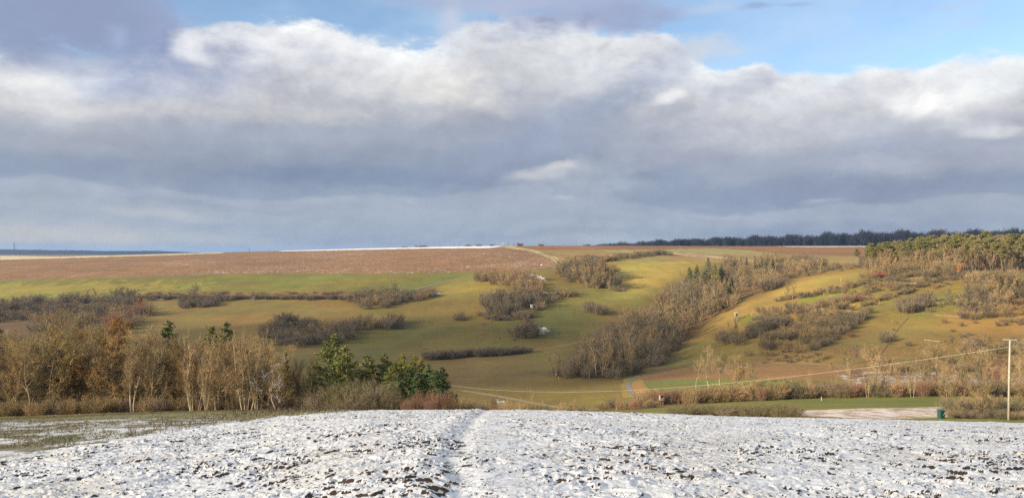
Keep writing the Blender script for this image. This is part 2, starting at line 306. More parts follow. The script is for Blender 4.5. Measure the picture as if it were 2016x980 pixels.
# (outline, (near, far), albedo, snow, kind: 0 grass 1 ploughed 2 smooth track, edge jitter, object id)
G_OLIVE, G_GREEN, G_YELLOW, G_BROWN = (.138, .104, .033), (.112, .100, .030), (.300, .235, .075), (.140, .094, .040)
E_RED, E_DARK = (.188, .100, .060), (.16, .10, .065)
LITTER = (.105, .066, .038)
REG = [
    # the plateau behind
    ([(980, 478), (1560, 478), (1700, 470), (2300, 460), (2300, 524), (1700, 524), (1600, 524), (1400, 516), (1180, 512), (1100, 520), (1085, 500), (1000, 486)], (600, 3000), (.225, .160, .085), .0, 0, 2, 0),
    ([(985, 481), (1350, 482), (1560, 484), (1710, 484), (1900, 482), (1900, 505), (1700, 505), (1560, 500), (1480, 496), (1380, 490), (1230, 491), (1060, 492)], (700, 3000), (.20, .098, .048), .02, 1, 1, 2),
    ([(1500, 483), (1560, 482), (1800, 482), (1800, 486), (1560, 486)], (900, 3000), (.35, .30, .26), .45, 1, .5, 0),
    ([(1190, 494), (1400, 488), (1470, 492), (1540, 500), (1500, 503), (1400, 501), (1320, 498), (1200, 497)], (700, 3000), (.26, .215, .115), .05, 0, 1.5, 0),
    ([(1330, 496), (1420, 506), (1500, 514), (1600, 522), (1540, 520), (1440, 513), (1380, 506), (1310, 499)], (600, 3000), (.36, .24, .16), .25, 1, 1, 0),
    ([(1490, 503), (1720, 500), (1720, 522), (1640, 526), (1560, 516)], (500, 3000), (.155, .125, .055), .0, 0, 3, 0),
    # the wide ploughed field and the snow strip on the ridge
    ([(-400, 500), (250, 494), (440, 490), (700, 484), (975, 478), (1050, 497), (1090, 510), (1102, 521), (1080, 526), (1010, 533), (930, 536), (700, 538.5), (450, 538.5), (250, 545), (150, 548), (0, 551), (-400, 566)], (600, 3000), E_RED, .15, 1, .6, 2),
    ([(-400, 500), (0, 500), (0, 551), (-400, 566)], (600, 3000), (.185, .100, .056), .04, 1, 6, 2),
    ([(0, 500), (250, 494), (330, 494), (300, 543), (100, 549), (0, 551)], (600, 3000), (.195, .105, .060), .08, 1, 14, 2),
    ([(330, 480), (690, 480), (830, 478), (985, 476), (990, 485), (960, 488), (830, 489), (700, 491.5), (560, 494.5)], (1000, 3000), (.80, .80, .80), 1.0, 2, .4, 3),
    ([(0, 503), (120, 505), (300, 500), (440, 496), (440, 498.5), (300, 503), (120, 508), (0, 511)], (900, 3000), (.45, .36, .25), .35, 1, 1, 0),
    ([(985, 485), (1045, 495), (1085, 508), (1100, 521), (1085, 527), (1104, 524), (1110, 520), (1095, 507), (1055, 493), (1000, 483)], (700, 3000), (.42, .31, .20), .25, 2, .8, 0),
    # upper green meadow
    ([(-400, 567), (0, 551), (150, 548), (250, 545), (450, 538.5), (700, 538.5), (930, 536.5), (1000, 535), (980, 545), (930, 545), (870, 557), (780, 578), (600, 577), (400, 575.5), (250, 583), (100, 592), (0, 598), (-400, 622)], (500, 3000), (.140, .130, .033), .0, 0, .6, 4),
    ([(-400, 580), (0, 560), (200, 556), (430, 556), (430, 566), (200, 574), (0, 588), (-400, 610)], (500, 3000), (.200, .178, .042), .0, 0, 12, 4),
    # far middle slope
    ([(1190, 515), (1330, 503), (1400, 510), (1330, 545), (1250, 590), (1170, 585), (1180, 575), (1230, 570), (1220, 545)], (450, 3000), (.270, .215, .070), .0, 0, 3, 0),
    ([(1195, 516), (1320, 505), (1330, 512), (1210, 530)], (450, 3000), (.235, .200, .055), .0, 0, 3, 0),
    ([(860, 560), (935, 548), (1000, 560), (960, 585), (870, 590)], (450, 3000), (.205, .165, .05), .0, 0, 8, 0),
    ([(1100, 575), (1190, 575), (1250, 590), (1200, 600), (1100, 602)], (400, 3000), (.19, .155, .045), .0, 0, 10, 0),
    ([(700, 660), (780, 625), (900, 622), (1020, 640), (1100, 605), (1190, 605), (1170, 640), (1140, 665), (1000, 680), (840, 692), (700, 700)], (380, 3000), (.110, .094, .030), .0, 0, 8, 0),
    ([(1070, 612), (1160, 610), (1170, 640), (1120, 665), (1050, 668)], (380, 3000), (.092, .092, .028), .0, 0, 8, 0),
    ([(860, 705), (1040, 692), (1090, 735), (1010, 752), (930, 765), (860, 765)], (230, 600), (.128, .092, .038), .0, 0, 5, 0),
    ([(300, 590), (690, 587), (720, 600), (690, 640), (560, 640), (480, 670), (280, 640)], (400, 3000), (.155, .109, .040), .0, 0, 8, 0),
    ([(980, 757), (1150, 742), (1220, 752), (1230, 790), (1100, 806), (900, 775)], (180, 400), (.138, .106, .034), .0, 0, 4, 0),
    ([(1040, 771), (1220, 768), (1210, 795), (1120, 800)], (180, 400), (.165, .135, .036), .0, 0, 4, 0),
    # right-hand hillside
    ([(1440, 590), (1560, 545), (1700, 525), (2200, 520), (2200, 780), (1620, 745), (1580, 720), (1330, 720), (1300, 715), (1380, 655)], (230, 640), (.225, .148, .058), .0, 0, 4, 0),
    ([(1500, 575), (1600, 545), (1690, 535), (1690, 548), (1600, 567), (1545, 590)], (300, 640), (.320, .235, .085), .0, 0, 3, 0),
    ([(1300, 715), (1390, 660), (1480, 640), (1510, 645), (1420, 700), (1360, 715)], (250, 600), (.165, .125, .040), .0, 0, 3, 0),
    ([(1450, 625), (1490, 615), (1500, 640), (1460, 645)], (250, 600), (.140, .130, .036), .0, 0, 2, 0),
    ([(1570, 590), (1690, 560), (1700, 568), (1640, 590), (1580, 603)], (250, 600), (.185, .170, .042), .0, 0, 2, 0),
    ([(1690, 610), (1800, 572), (1860, 575), (1880, 600), (1840, 640), (1760, 640), (1650, 720), (1630, 680)], (230, 600), (.165, .127, .045), .0, 0, 4, 0),
    ([(1860, 565), (1960, 555), (2030, 560), (2040, 600), (1900, 620), (1840, 600)], (230, 600), (.190, .160, .05), .0, 0, 6, 0),
    ([(2000, 525), (2200, 520), (2200, 556), (2000, 556)], (230, 620), (.150, .165, .035), .0, 0, 2, 0),
    ([(1640, 660), (2200, 640), (2200, 735), (1850, 728), (1640, 722)], (230, 600), (.170, .116, .050), .0, 0, 9, 0),
    ([(1590, 640), (1640, 610), (1690, 592), (1700, 600), (1650, 625), (1610, 650)], (230, 600), (.34, .235, .09), .0, 0, 2, 0),
    ([(1530, 660), (1580, 645), (1600, 655), (1550, 680)], (230, 600), (.30, .20, .08), .0, 0, 2, 0),
    ([(1850, 640), (1960, 635), (2060, 640), (2060, 660), (1900, 655)], (230, 600), (.28, .175, .075), .0, 0, 4, 0),
    ([(1940, 560), (2016, 575), (2060, 620), (1960, 625)], (230, 600), (.28, .18, .08), .0, 0, 4, 0),
    # valley floor on the right
    ([(1250, 738), (1320, 723), (1480, 716), (1625, 717), (1740, 730), (1640, 745), (1440, 748), (1330, 752), (1262, 753)], (200, 360), (.200, .112, .062), .0, 1, 1, 2),
    ([(1256, 752), (1330, 748), (1400, 746), (1560, 750), (1600, 775), (1290, 778)], (200, 320), (.125, .140, .045), .0, 0, 1, 0),
    ([(1225, 745), (1258, 738), (1275, 760), (1270, 782), (1225, 782)], (180, 360), (.215, .165, .055), .0, 0, 2, 0),
    ([(1240, 752), (1262, 746), (1275, 765), (1262, 780), (1248, 772)], (180, 360), (.27, .165, .09), .0, 0, 1.5, 0),
    ([(1645, 737), (1720, 731), (1850, 733), (2016, 744), (2300, 752), (2300, 762), (2016, 757), (1850, 756), (1680, 757)], (190, 330), (.18, .115, .08), .38, 1, 1.5, 2),
    ([(1600, 748), (1680, 756), (2300, 760), (2300, 786), (1560, 790)], (170, 300), (.13, .085, .05), .0, 0, 2, 0),
    ([(1280, 801), (1400, 794), (1560, 785), (1700, 780), (1900, 776), (2300, 776), (2300, 798), (1910, 799), (1860, 800), (1700, 803), (1560, 807), (1420, 812), (1330, 812), (1250, 814)], (105, 210), (.140, .138, .036), .0, 0, .8, 4),
    ([(1545, 808), (1700, 803), (1860, 800), (2300, 800), (2300, 814), (1870, 816), (1860, 824), (1700, 823), (1560, 816)], (80, 155), (.27, .18, .14), .47, 1, .8, 3),
    ([(1780, 823), (1860, 820), (2300, 822), (2300, 850), (2016, 838), (1780, 829)], (60, 118), (.150, .150, .038), .04, 0, 1, 4),
    # woodland floor
    ([(-500, 770), (600, 770), (900, 790), (900, 830), (-500, 830)], (99, 300), LITTER, .0, 0, 2, 0),
    ([(1080, 738), (1140, 690), (1230, 630), (1300, 590), (1370, 545), (1440, 516), (1620, 522), (1545, 560), (1470, 590), (1420, 615), (1385, 650), (1345, 675), (1300, 716), (1240, 738), (1180, 747)], (280, 900), LITTER, .0, 0, 3, 0),
    ([(1690, 526), (1760, 540), (1900, 537), (2300, 536), (2300, 480), (1690, 500)], (430, 800), LITTER, .0, 0, 2, 0),
    ([(0, 600), (150, 590), (270, 590), (250, 640), (0, 680), (-400, 700), (-400, 620)], (420, 800), LITTER, .0, 0, 4, 0),
    ([(270, 578), (480, 576), (690, 577), (700, 585), (480, 584), (270, 590)], (500, 800), (.175, .105, .06), .0, 0, 1.5, 0),
    # lying snow
    ([(1040, 541), (1052, 539), (1072, 547), (1078, 553), (1062, 550), (1040, 545)], (450, 900), (.3, .28, .2), .75, 0, 2.2, 0),
    ([(1070, 575), (1078, 574), (1082, 580), (1070, 579)], (450, 900), (.7, .7, .7), .7, 0, 1.2, 0),
    ([(1052, 643), (1068, 642), (1080, 650), (1070, 658), (1050, 660)], (400, 600), (.13, .12, .05), .52, 0, 4, 0),
    ([(978, 783), (994, 788), (1000, 799), (982, 796)], (200, 300), (.13, .11, .06), .40, 0, 4, 0),
]

# ---------------------------------------------------------------- ground sheets
def grid_mesh(name, X, Y, Z, faces_sel=None):
    me = bpy.data.meshes.new(name)
    nu, ny = X.shape
    idx = np.arange(nu * ny).reshape(nu, ny)
    q = np.stack([idx[:-1, :-1], idx[1:, :-1], idx[1:, 1:], idx[:-1, 1:]], -1).reshape(-1, 4)
    co = np.stack([X, Y, Z], -1).reshape(-1, 3).astype(np.float32)
    keep = None
    if faces_sel is not None:
        q = q[faces_sel]
        keep = np.unique(q); mp = np.full(nu * ny, -1); mp[keep] = np.arange(len(keep)); q = mp[q]; co = co[keep]
    me.vertices.add(len(co)); me.vertices.foreach_set('co', co.ravel())
    me.loops.add(q.size); me.loops.foreach_set('vertex_index', q.astype(np.int32).ravel())
    me.polygons.add(len(q)); me.polygons.foreach_set('loop_start', np.arange(0, q.size, 4, dtype=np.int32))
    me.polygons.foreach_set('use_smooth', np.ones(len(q), bool))
    me.update(calc_edges=True)
    return me, keep
def setattrs(me, keep, col, dat):
    for nm, arr in (('soil', col), ('cover', dat)):
        a = me.attributes.new(nm, 'FLOAT_COLOR', 'POINT')
        v = arr.reshape(-1, 3)
        if keep is not None: v = v[keep]
        v = np.concatenate([v, np.ones((len(v), 1))], 1).astype(np.float32)
        a.data.foreach_set('color', v.ravel())
def regions(X, Y, Z):
    px = CX + X / Y * F; py = HY + (EYE - Z) / Y * F
    shp = X.shape
    col = np.empty(shp + (3,)); col[:] = G_OLIVE
    big = fbm(X / 90, Y / 90, 31, 4); col *= (.82 + .36 * big)[..., None]
    dry = sstep(.5, .68, fbm(X / 40 + 9, Y / 60, 77, 4))
    col = col * (1 - .45 * dry[..., None]) + np.array((.19, .148, .056)) * .45 * dry[..., None]
    dat = np.zeros(shp + (3,)); oid = np.zeros(shp, np.int8)
    sc = Y / F                                     # metres per photograph pixel, for the raggedness of the edges
    j1 = (fbm(X / 6, Y / 14, 11, 3) - .5) * 2.2; j2 = (fbm(X / 6 + 40, Y / 14, 12, 3) - .5) * 2.2
    def blur(a, n=7):
        k = np.exp(-.5 * (np.arange(-2 * n, 2 * n + 1) / n) ** 2); k /= k.sum()
        for ax in (0, 1):
            w = [(0, 0)] * 3; w[ax] = (2 * n, 2 * n); pd = np.pad(a, w, mode='edge'); L = a.shape[ax]
            a = sum(k[i] * (pd[i:i + L] if ax == 0 else pd[:, i:i + L]) for i in range(len(k)))
        return a
    done = False
    for poly, (y0, y1), c, snow, kind, jit, ob in sorted(REG, key=lambda r: 0 if (r[5] >= 3 and r[4] == 0 and r[6] == 0 and r[3] == 0) else 1):
        if not done and not (jit >= 3 and kind == 0 and ob == 0 and snow == 0): col = blur(col); done = True
        p = np.array(poly); m = (Y >= y0) & (Y <= y1) & (px > p[:, 0].min() - 20) & (px < p[:, 0].max() + 20) & (py > p[:, 1].min() - 15) & (py < p[:, 1].max() + 15)
        i = np.nonzero(m)
        if not len(i[0]): continue
        k = inpoly(poly, px[i] + j1[i] * jit * 2.0, py[i] + j2[i] * jit)
        i = tuple(a[k] for a in i)
        col[i] = np.array(c) * (.8 + .4 * big[i])[:, None]; dat[i] = (snow, kind * .5, 1.0 if ob in (3,) else 0.0); oid[i] = ob
    return col, dat, oid

def ground_material(name, near=False):
    m = bpy.data.materials.new(name); m.use_nodes = True; g = NT(m.node_tree)
    soil = g.new('ShaderNodeAttribute', attribute_name='soil').outputs['Color']
    cov_ = g.new('ShaderNodeAttribute', attribute_name='cover').outputs['Color']
    sn, kd, _ = g.sep(cov_)
    pos = g.new('ShaderNodeNewGeometry').outputs['Position']
    px_, py_, pz_ = g.sep(pos)
    if near:
        gr = g.noise(pos, 9.0, 4, .65); sml = g.noise(pos, 46.0, 4, .6)
        base_ = g.mix(1.0, soil, g.ramp(gr, [(0.2, (.55, .55, .55)), (.8, (1.45, 1.45, 1.45))]), 'MULTIPLY')
        snc = g.mix(g.noise(pos, 3.0, 3), (.665, .675, .695, 1), (.73, .728, .72, 1))
        spk = g.noise(pos, 13.0, 3, .6); spc = g.noise(pos, 1.3, 3, .6)
        spots = g.m('MULTIPLY', g.mr(spk, .585, .62), g.mr(spc, .36, .58))
        snc = g.mix(g.mr(g.noise(pos, .45, 3, .6), .45, .65), snc, (.66, .64, .605, 1))
        edge = g.m('ADD', g.m('MULTIPLY', g.m('SUBTRACT', sml, .5), .55), g.m('MULTIPLY', g.m('SUBTRACT', gr, .5), .4))
        f = g.m('MULTIPLY', g.mr(g.m('ADD', sn, edge), .34, .58), g.m('SUBTRACT', 1.0, spots))
        bump_h = g.m('ADD', g.m('MULTIPLY', sml, .012), g.m('MULTIPLY', gr, .03))
        rough = .6
    else:
        # grass: soft mottling at several sizes; ploughed land: long furrows with snow lying between the clods
        a = g.noise(pos, .035, 5, .6); b = g.noise(pos, .35, 4, .65); c = g.noise(g.comb(px_, g.m('MULTIPLY', py_, .35), 0.0), .09, 5, .62)
        k1 = g.m('ADD', g.m('MULTIPLY', a, .9), g.m('ADD', g.m('MULTIPLY', b, .55), g.m('MULTIPLY', c, .7)))
        tuft = g.noise(pos, 1.1, 4, .75); strp = g.noise(g.comb(g.m('MULTIPLY', px_, .12), py_, 0.0), .30, 4, .7)
        v = g.m('ADD', g.mr(k1, .62, 1.53, .62, 1.38, 'LINEAR'), g.m('ADD', g.m('MULTIPLY', g.m('SUBTRACT', tuft, .5), .75), g.m('MULTIPLY', g.m('SUBTRACT', strp, .5), .45)))
        base_ = g.mix(1.0, soil, g.comb(g.m('MULTIPLY', v, 1.0), g.m('MULTIPLY', v, .965), g.m('MULTIPLY', v, .58)), 'MULTIPLY')
        tint = g.mix(g.mr(g.noise(pos, .018, 4, .6), .42, .62), (1.07, .98, .92, 1), (.92, 1.02, .96, 1))
        base_ = g.mix(g.m('SUBTRACT', 1.0, g.m('MULTIPLY', kd, 2.0), clamp=True), base_, g.mix(1.0, base_, tint, 'MULTIPLY'))
        fur = g.noise(g.comb(g.m('MULTIPLY', px_, .10), g.m('MULTIPLY', py_, .30), 0.0), .55, 5, .7)
        clod = g.noise(g.comb(px_, g.m('MULTIPLY', py_, .4), pz_), .42, 4, .8)
        big = g.noise(g.comb(g.m('MULTIPLY', px_, .5), py_, 0.0), .012, 4, .55)
        th = g.m('ADD', g.m('MULTIPLY', g.m('SUBTRACT', fur, .5), .7), g.m('ADD', g.m('MULTIPLY', g.m('SUBTRACT', clod, .5), 1.9), g.m('MULTIPLY', g.m('SUBTRACT', big, .5), .55)))
        th = g.m('ADD', th, g.m('MULTIPLY', g.m('SUBTRACT', g.noise(g.comb(g.m('MULTIPLY', px_, .35), py_, 0.0), 1.9, 4, .8), .5), 1.5))
        f = g.mr(g.m('ADD', sn, th), .26, .68, 0, .74)
        f = g.m('MULTIPLY', f, g.mr(sn, 0.0, .04))
        f = g.m('MAXIMUM', f, g.mr(sn, .88, .97))
        snc = (.70, .66, .64, 1)
        bump_h = g.m('ADD', g.m('MULTIPLY', b, .25), g.m('MULTIPLY', clod, .22))
        rough = .9
    colr = g.mix(f, base_, snc)
    bs = g.new('ShaderNodeBsdfPrincipled'); g.put(bs.inputs['Base Color'], colr); bs.inputs['Roughness'].default_value = rough
    bs.inputs['Specular IOR Level'].default_value = .25
    bp = g.new('ShaderNodeBump'); bp.inputs['Strength'].default_value = .35 if near else .8; bp.inputs['Distance'].default_value = 1.0
    g.put(bp.inputs['Height'], bump_h); g.nt.links.new(bp.outputs[0], bs.inputs['Normal'])
    o = g.new('ShaderNodeOutputMaterial'); g.nt.links.new(bs.outputs[0], o.inputs[0])
    return m
M_GROUND = ground_material('land_surface'); M_NEAR = ground_material('snowy_clods', True)

def structure(name, me, mat, kind='structure'):
    o = bpy.data.objects.new(name, me); COL.objects.link(o); o['kind'] = kind
    me.materials.append(mat); return o

# far land
YJ = 56.0
u1 = np.concatenate([np.linspace(-1.1, -.70, 60, endpoint=False), np.linspace(-.70, .70, 1050), np.linspace(.70, 1.1, 61)[1:]])
y1 = np.concatenate([np.geomspace(YJ, 1420, 720), np.geomspace(1420, 15000, 60)[1:]])
U, Yg = np.meshgrid(u1, y1, indexing='ij'); X = U * Yg; Z = zterr(U, Yg)
Z -= .06 * (1 - sstep(YJ, YJ + 6, Yg))
c_, d_, o_ = regions(X, Yg, Z)
of = o_[:-1, :-1].reshape(-1)
for k, nm in ((0, 'ground'), (2, 'ploughed_field'), (3, 'snow_covered_field'), (4, 'green_meadow')):
    me, keep = grid_mesh(nm, X, Yg, Z, of == k); setattrs(me, keep, c_, d_); structure(nm, me, M_GROUND)
print('far land', time.time() - T0)

# near field: clods in real relief
u2 = np.linspace(-.80, .80, 1330); y2 = np.concatenate([[1.5, 2.5, 3.5, 4.5, 5.5], np.geomspace(6.2, 60, 760)])
U, Yg = np.meshgrid(u2, y2, indexing='ij'); X = U * Yg; Z = zterr(U, Yg)
px = CX + U * F; py = HY + (EYE - Z) / Yg * F
# ploughed snow field is right of a line running from the lower left up to the crest
LX = [(-400, 1010), (-100, 930), (0, 898), (200, 868), (330, 846), (450, 830), (560, 817), (640, 811), (720, 806), (760, 780)]
edge_row = np.interp(px + (fbm(X * .8, Yg * .4, 3, 3) - .5) * 26, [p[0] for p in LX], [p[1] for p in LX], right=0)
inside = sstep(-5, 9, py - edge_row + (fbm(X * 1.5, Yg * .7, 4, 3) - .5) * 16)
# the wheel furrow
fx = np.interp(Yg, [6, 9, 11, 14, 17, 20, 28, 40, 50], [-.45, -.60, -.78, -1.03, -1.16, -1.22, -1.26, -1.38, -1.5])
fd = X - fx - (vnoise(Yg * .9, Yg * 0, 8) - .5) * .25
trough = np.exp(-(fd / .26) ** 2); lip = np.exp(-((fd + .62) / .28) ** 2); flat = np.exp(-((fd - .75) / .55) ** 2)
qx, qy = X + (fbm(X * 1.3, Yg * 1.3, 41, 2) - .5) * .8, Yg + (fbm(X * 1.3 + 7, Yg * 1.3, 42, 2) - .5) * .8
n_big = fbm(qx * .8, qy * .8, 21, 3)
n_clod = 1 - np.abs(2 * fbm(qx * 3.6, qy * 3.8, 22, 3, .55) - 1)          # ridged: crests of turned soil
n_mid = fbm(qx * 8.5, qy * 8.0, 23, 3, .6)
n_fine = fbm(X * 17 + 2 * n_mid, Yg * 12, 24, 3, .65)
lump = sstep(.46, .58, fbm(qx * 4.4 + 3, qy * 4.6, 25, 2))
patch = sstep(.42, .62, fbm(X * .45, Yg * .35, 26, 3))
relief = .12 * (n_big - .5) + .050 * (n_clod - .7) + .050 * (n_mid - .5) + .034 * (lump - .5) * (.3 + patch) + .020 * (n_fine - .5)
relief *= (1 - .5 * flat) * (1 - .35 * trough)
relief += -.06 * trough + .03 * lip
fade = 1 - sstep(50, 58, Yg)
Zd = Z + relief * fade * (inside * .92 + .08)
# how the snow lies: thin or gone on the steep sides of the clods and in the freshly turned clusters
dy_ = np.gradient(Zd - Z, axis=1) / np.gradient(Yg, axis=1)
dx_ = np.gradient(Zd - Z, axis=0) / np.gradient(X, axis=0)
clus = fbm(X * .8 + 5, Yg * .7, 51, 3); clus2 = fbm(X * 2.6 + 5, Yg * 2.6, 52, 2)
face = dy_ * .8 + np.abs(dx_) * .35 + 1.5 * (n_fine - .5)
th = .46 + .20 * (1 - sstep(9, 15, Yg)) - .40 * (clus - .5) - .50 * (clus2 - .5)
snow = 1.0 - sstep(th, th + .22, face)
holes = sstep(.62, .67, fbm(qx * 3.4 + 9, qy * 4.6, 53, 3, .6)) * sstep(.40, .6, clus)
snow -= .45 * holes * sstep(8, 13, Yg)
snow -= .22 * trough * (.3 + 1.1 * n_mid) * sstep(7, 16, Yg) + .10 * trough + .08 * lip
snow = np.clip(snow, 0, 1.05)
col = np.empty(X.shape + (3,)); col[:] = (.050, .033, .021)
dat = np.zeros(X.shape + (3,)); dat[..., 0] = snow
# rough grass at the left: green strip by the wood, then snowy stubble
gi = 1 - inside
gn = fbm(X * 1.2, Yg * .7, 61, 4); gn2 = fbm(X * .22, Yg * .5, 62, 3); gn3 = fbm(X * 6, Yg * 5, 63, 3)
nearer = sstep(816, 832, py + (px - 250) * .012 + (gn2 - .5) * 14)          # 0 in the strip by the wood, 1 on the snowy part
gs = (.24 + .44 * sstep(.34, .62, gn) + .10 * (gn3 - .5) + .22 * sstep(868, 905, py - (px * -.05))) * nearer
band = np.exp(-((py - 866 + px * .02) / 11) ** 2)
gs -= .07 * band
gcol = np.array((.230, .205, .065)) * (.8 + .4 * gn[..., None]) * (1 - nearer[..., None]) + np.array((.20, .165, .085)) * (.75 + .5 * gn3[..., None]) * nearer[..., None]
gcol = gcol * (1 - .6 * (band * nearer)[..., None]) + np.array((.085, .098, .040)) * .6 * (band * nearer)[..., None]
pale = sstep(480, 640, px) * (1 - inside)
gs = gs + .10 * pale
wgt = sstep(.35, .65, inside)[..., None]
col = col * wgt + gcol * (1 - wgt)
dat[..., 0] = snow * wgt[..., 0] + gs * (1 - wgt[..., 0])
fi = inside[:-1, :-1].reshape(-1) > .5
for sel, nm in ((fi, 'snowy_ploughed_field'), (~fi, 'frosty_grass_field')):
    me, keep = grid_mesh(nm, X, Yg, Zd, sel); setattrs(me, keep, col, dat); structure(nm, me, M_NEAR)
NEARD = (u2, y2, Zd)
def znear(x, y):
    u = x / y; i = np.clip(np.searchsorted(u2, u) - 1, 0, len(u2) - 2); j = np.clip(np.searchsorted(y2, y) - 1, 0, len(y2) - 2)
    return np.minimum(Zd[i, j], Zd[i + 1, j + 1])
# land behind and beside the viewer
gx, gy = np.meshgrid(np.linspace(-160, 160, 81), np.linspace(-160, 9, 60), indexing='ij')
gz = -.135 * gy - .25 - .02 * np.maximum(-gy, 0) + .06 * (fbm(gx, gy, 71, 3) - .5)
me, keep = grid_mesh('ground_behind', gx, gy, gz)
setattrs(me, None, np.tile(np.array((.05, .033, .021)), gx.shape + (1,)), np.tile(np.array((.85, 0, 0)), gx.shape + (1,)))
structure('snow_covered_ground', me, M_NEAR)
print('near land', time.time() - T0)

# ================================================================ vegetation: branching skeletons grown level by level
class Acc:
    def __init__(s): s.v = []; s.f = []; s.n = 0
    def add(s, v, f):
        s.v.append(v.reshape(-1, 3)); s.f.append(f.reshape(-1, 4) + s.n); s.n += len(s.v[-1])
    def mesh(s, name, mat, smooth=False):
        v = np.concatenate(s.v).astype(np.float32); f = np.concatenate(s.f).astype(np.int32)
        me = bpy.data.meshes.new(name)
        me.vertices.add(len(v)); me.vertices.foreach_set('co', v.ravel())
        me.loops.add(f.size); me.loops.foreach_set('vertex_index', f.ravel())
        me.polygons.add(len(f)); me.polygons.foreach_set('loop_start', np.arange(0, f.size, 4, dtype=np.int32))
        if smooth: me.polygons.foreach_set('use_smooth', np.ones(len(f), bool))
        me.update(calc_edges=True)
        for x in (mat if isinstance(mat, (list, tuple)) else [mat]): me.materials.append(x)
        return me
def unit(v): return v / np.maximum(np.linalg.norm(v, axis=-1, keepdims=True), 1e-9)
def perp(D, rng):
    r = unit(rng.normal(size=D.shape)); return unit(np.cross(D, r))
def grow(rng, P0, D, L, R0, nseg, wander=.15, up=.1, tip=.25):
    n = len(P0); P = np.empty((n, nseg + 1, 3)); P[:, 0] = P0; d_ = D.copy()
    for i in range(nseg):
        d_ = unit(d_ + rng.normal(size=d_.shape) * wander + np.array((0, 0, up)))
        P[:, i + 1] = P[:, i] + d_ * (L / nseg)[:, None]
    t = np.linspace(0, 1, nseg + 1); RR = R0[:, None] * (1 - (1 - tip) * t)[None]
    return P, RR
def tube(acc, P, RR, k, rng):
    n, m, _ = P.shape; D = unit(P[:, -1] - P[:, 0]); N = perp(D, rng); B = np.cross(D, N)
    a = np.arange(k) * 2 * math.pi / k
    ring = np.cos(a)[None, :, None] * N[:, None] + np.sin(a)[None, :, None] * B[:, None]
    V = P[:, :, None] + RR[:, :, None, None] * ring[:, None]
    idx = np.arange(n * m * k).reshape(n, m, k); nx = np.roll(idx, -1, axis=2)
    acc.add(V, np.stack([idx[:, :-1], nx[:, :-1], nx[:, 1:], idx[:, 1:]], -1))
def ribbon(acc, P, RR, rng):
    n, m, _ = P.shape; D = unit(P[:, -1] - P[:, 0]); N = perp(D, rng)[:, None]
    V = np.stack([P - N * RR[:, :, None], P + N * RR[:, :, None]], 2)
    idx = np.arange(n * m * 2).reshape(n, m, 2)
    acc.add(V, np.stack([idx[:, :-1, 0], idx[:, :-1, 1], idx[:, 1:, 1], idx[:, 1:, 0]], -1))
def kids(rng, P, RR, L, m, t0, t1, ang, ratio, rr, rmin, shape='even'):
    n, s, _ = P.shape; s -= 1
    t = t0 + (t1 - t0) * (np.arange(m)[None] + rng.random((n, m))) / m
    x = np.clip(t * s, 0, s - 1e-4); i = x.astype(int); f = (x - i)[..., None]; r = np.arange(n)[:, None]
    A, B = P[r, i], P[r, i + 1]; S = A * (1 - f) + B * f; T = unit(B - A)
    a = R(ang) * (1 + .35 * rng.normal(size=t.shape)); q = perp(T.reshape(-1, 3), rng).reshape(T.shape)
    D = unit(T * np.cos(a)[..., None] + q * np.sin(a)[..., None])
    sh = {'even': 1 - .45 * t, 'cone': 1.15 - 1.0 * t, 'dome': .55 + .45 * np.sin(math.pi * np.clip(t, 0, 1)), 'flat': np.ones_like(t), 'top': .5 + .5 * t}[shape]
    Ln = L[:, None] * ratio * sh * (.75 + .5 * rng.random(t.shape))
    Rn = np.maximum((RR[r, i] * (1 - f[..., 0]) + RR[r, i + 1] * f[..., 0]) * rr, rmin)
    return S.reshape(-1, 3), D.reshape(-1, 3), Ln.ravel(), Rn.ravel()
def leaves(acc, C, size, rng, flat=0.0, asp=.6):
    n = len(C); a = unit(rng.normal(size=(n, 3)) * np.array((1, 1, 1 - flat))); b = unit(np.cross(a, unit(rng.normal(size=(n, 3)))))
    s = size * (.6 + .8 * rng.random((n, 1))); a = a * s; b = b * s * asp
    acc.add(np.stack([C - a, C - b * .9, C + a, C + b], 1), np.arange(4 * n).reshape(n, 4))

# ---------------------------------------------------------------- bark, twig and foliage materials
def veg(name, c, c2=None, rough=.85, vary=.18, rand=.22, trans=0.0):
    m = bpy.data.materials.new(name); m.use_nodes = True; g = NT(m.node_tree)
    pos = g.new('ShaderNodeNewGeometry').outputs['Position']
    oi = g.new('ShaderNodeObjectInfo').outputs['Random']
    ri = g.new('ShaderNodeNewGeometry').outputs['Random Per Island']
    nz = g.noise(pos, .7, 3, .6)
    col = g.mix(g.mr(nz, .35, .65), (*c, 1), (*(c2 or c), 1))
    v = g.m('ADD', g.mr(oi, 0, 1, 1 - rand, 1 + rand, 'LINEAR'), g.mr(ri, 0, 1, -vary, vary, 'LINEAR'))
    col = g.mix(1.0, col, g.comb(v, g.m('MULTIPLY', v, g.mr(oi, 0, 1, 1.04, .96, 'LINEAR')), v), 'MULTIPLY')
    bs = g.new('ShaderNodeBsdfPrincipled'); g.put(bs.inputs['Base Color'], col); bs.inputs['Roughness'].default_value = rough
    bs.inputs['Specular IOR Level'].default_value = .2
    o = g.new('ShaderNodeOutputMaterial')
    if trans:
        tr = g.new('ShaderNodeBsdfTranslucent'); g.put(tr.inputs['Color'], col); mx = g.new('ShaderNodeMixShader'); mx.inputs[0].default_value = trans
        g.nt.links.new(bs.outputs[0], mx.inputs[1]); g.nt.links.new(tr.outputs[0], mx.inputs[2]); g.nt.links.new(mx.outputs[0], o.inputs[0])
    else: g.nt.links.new(bs.outputs[0], o.inputs[0])
    return m
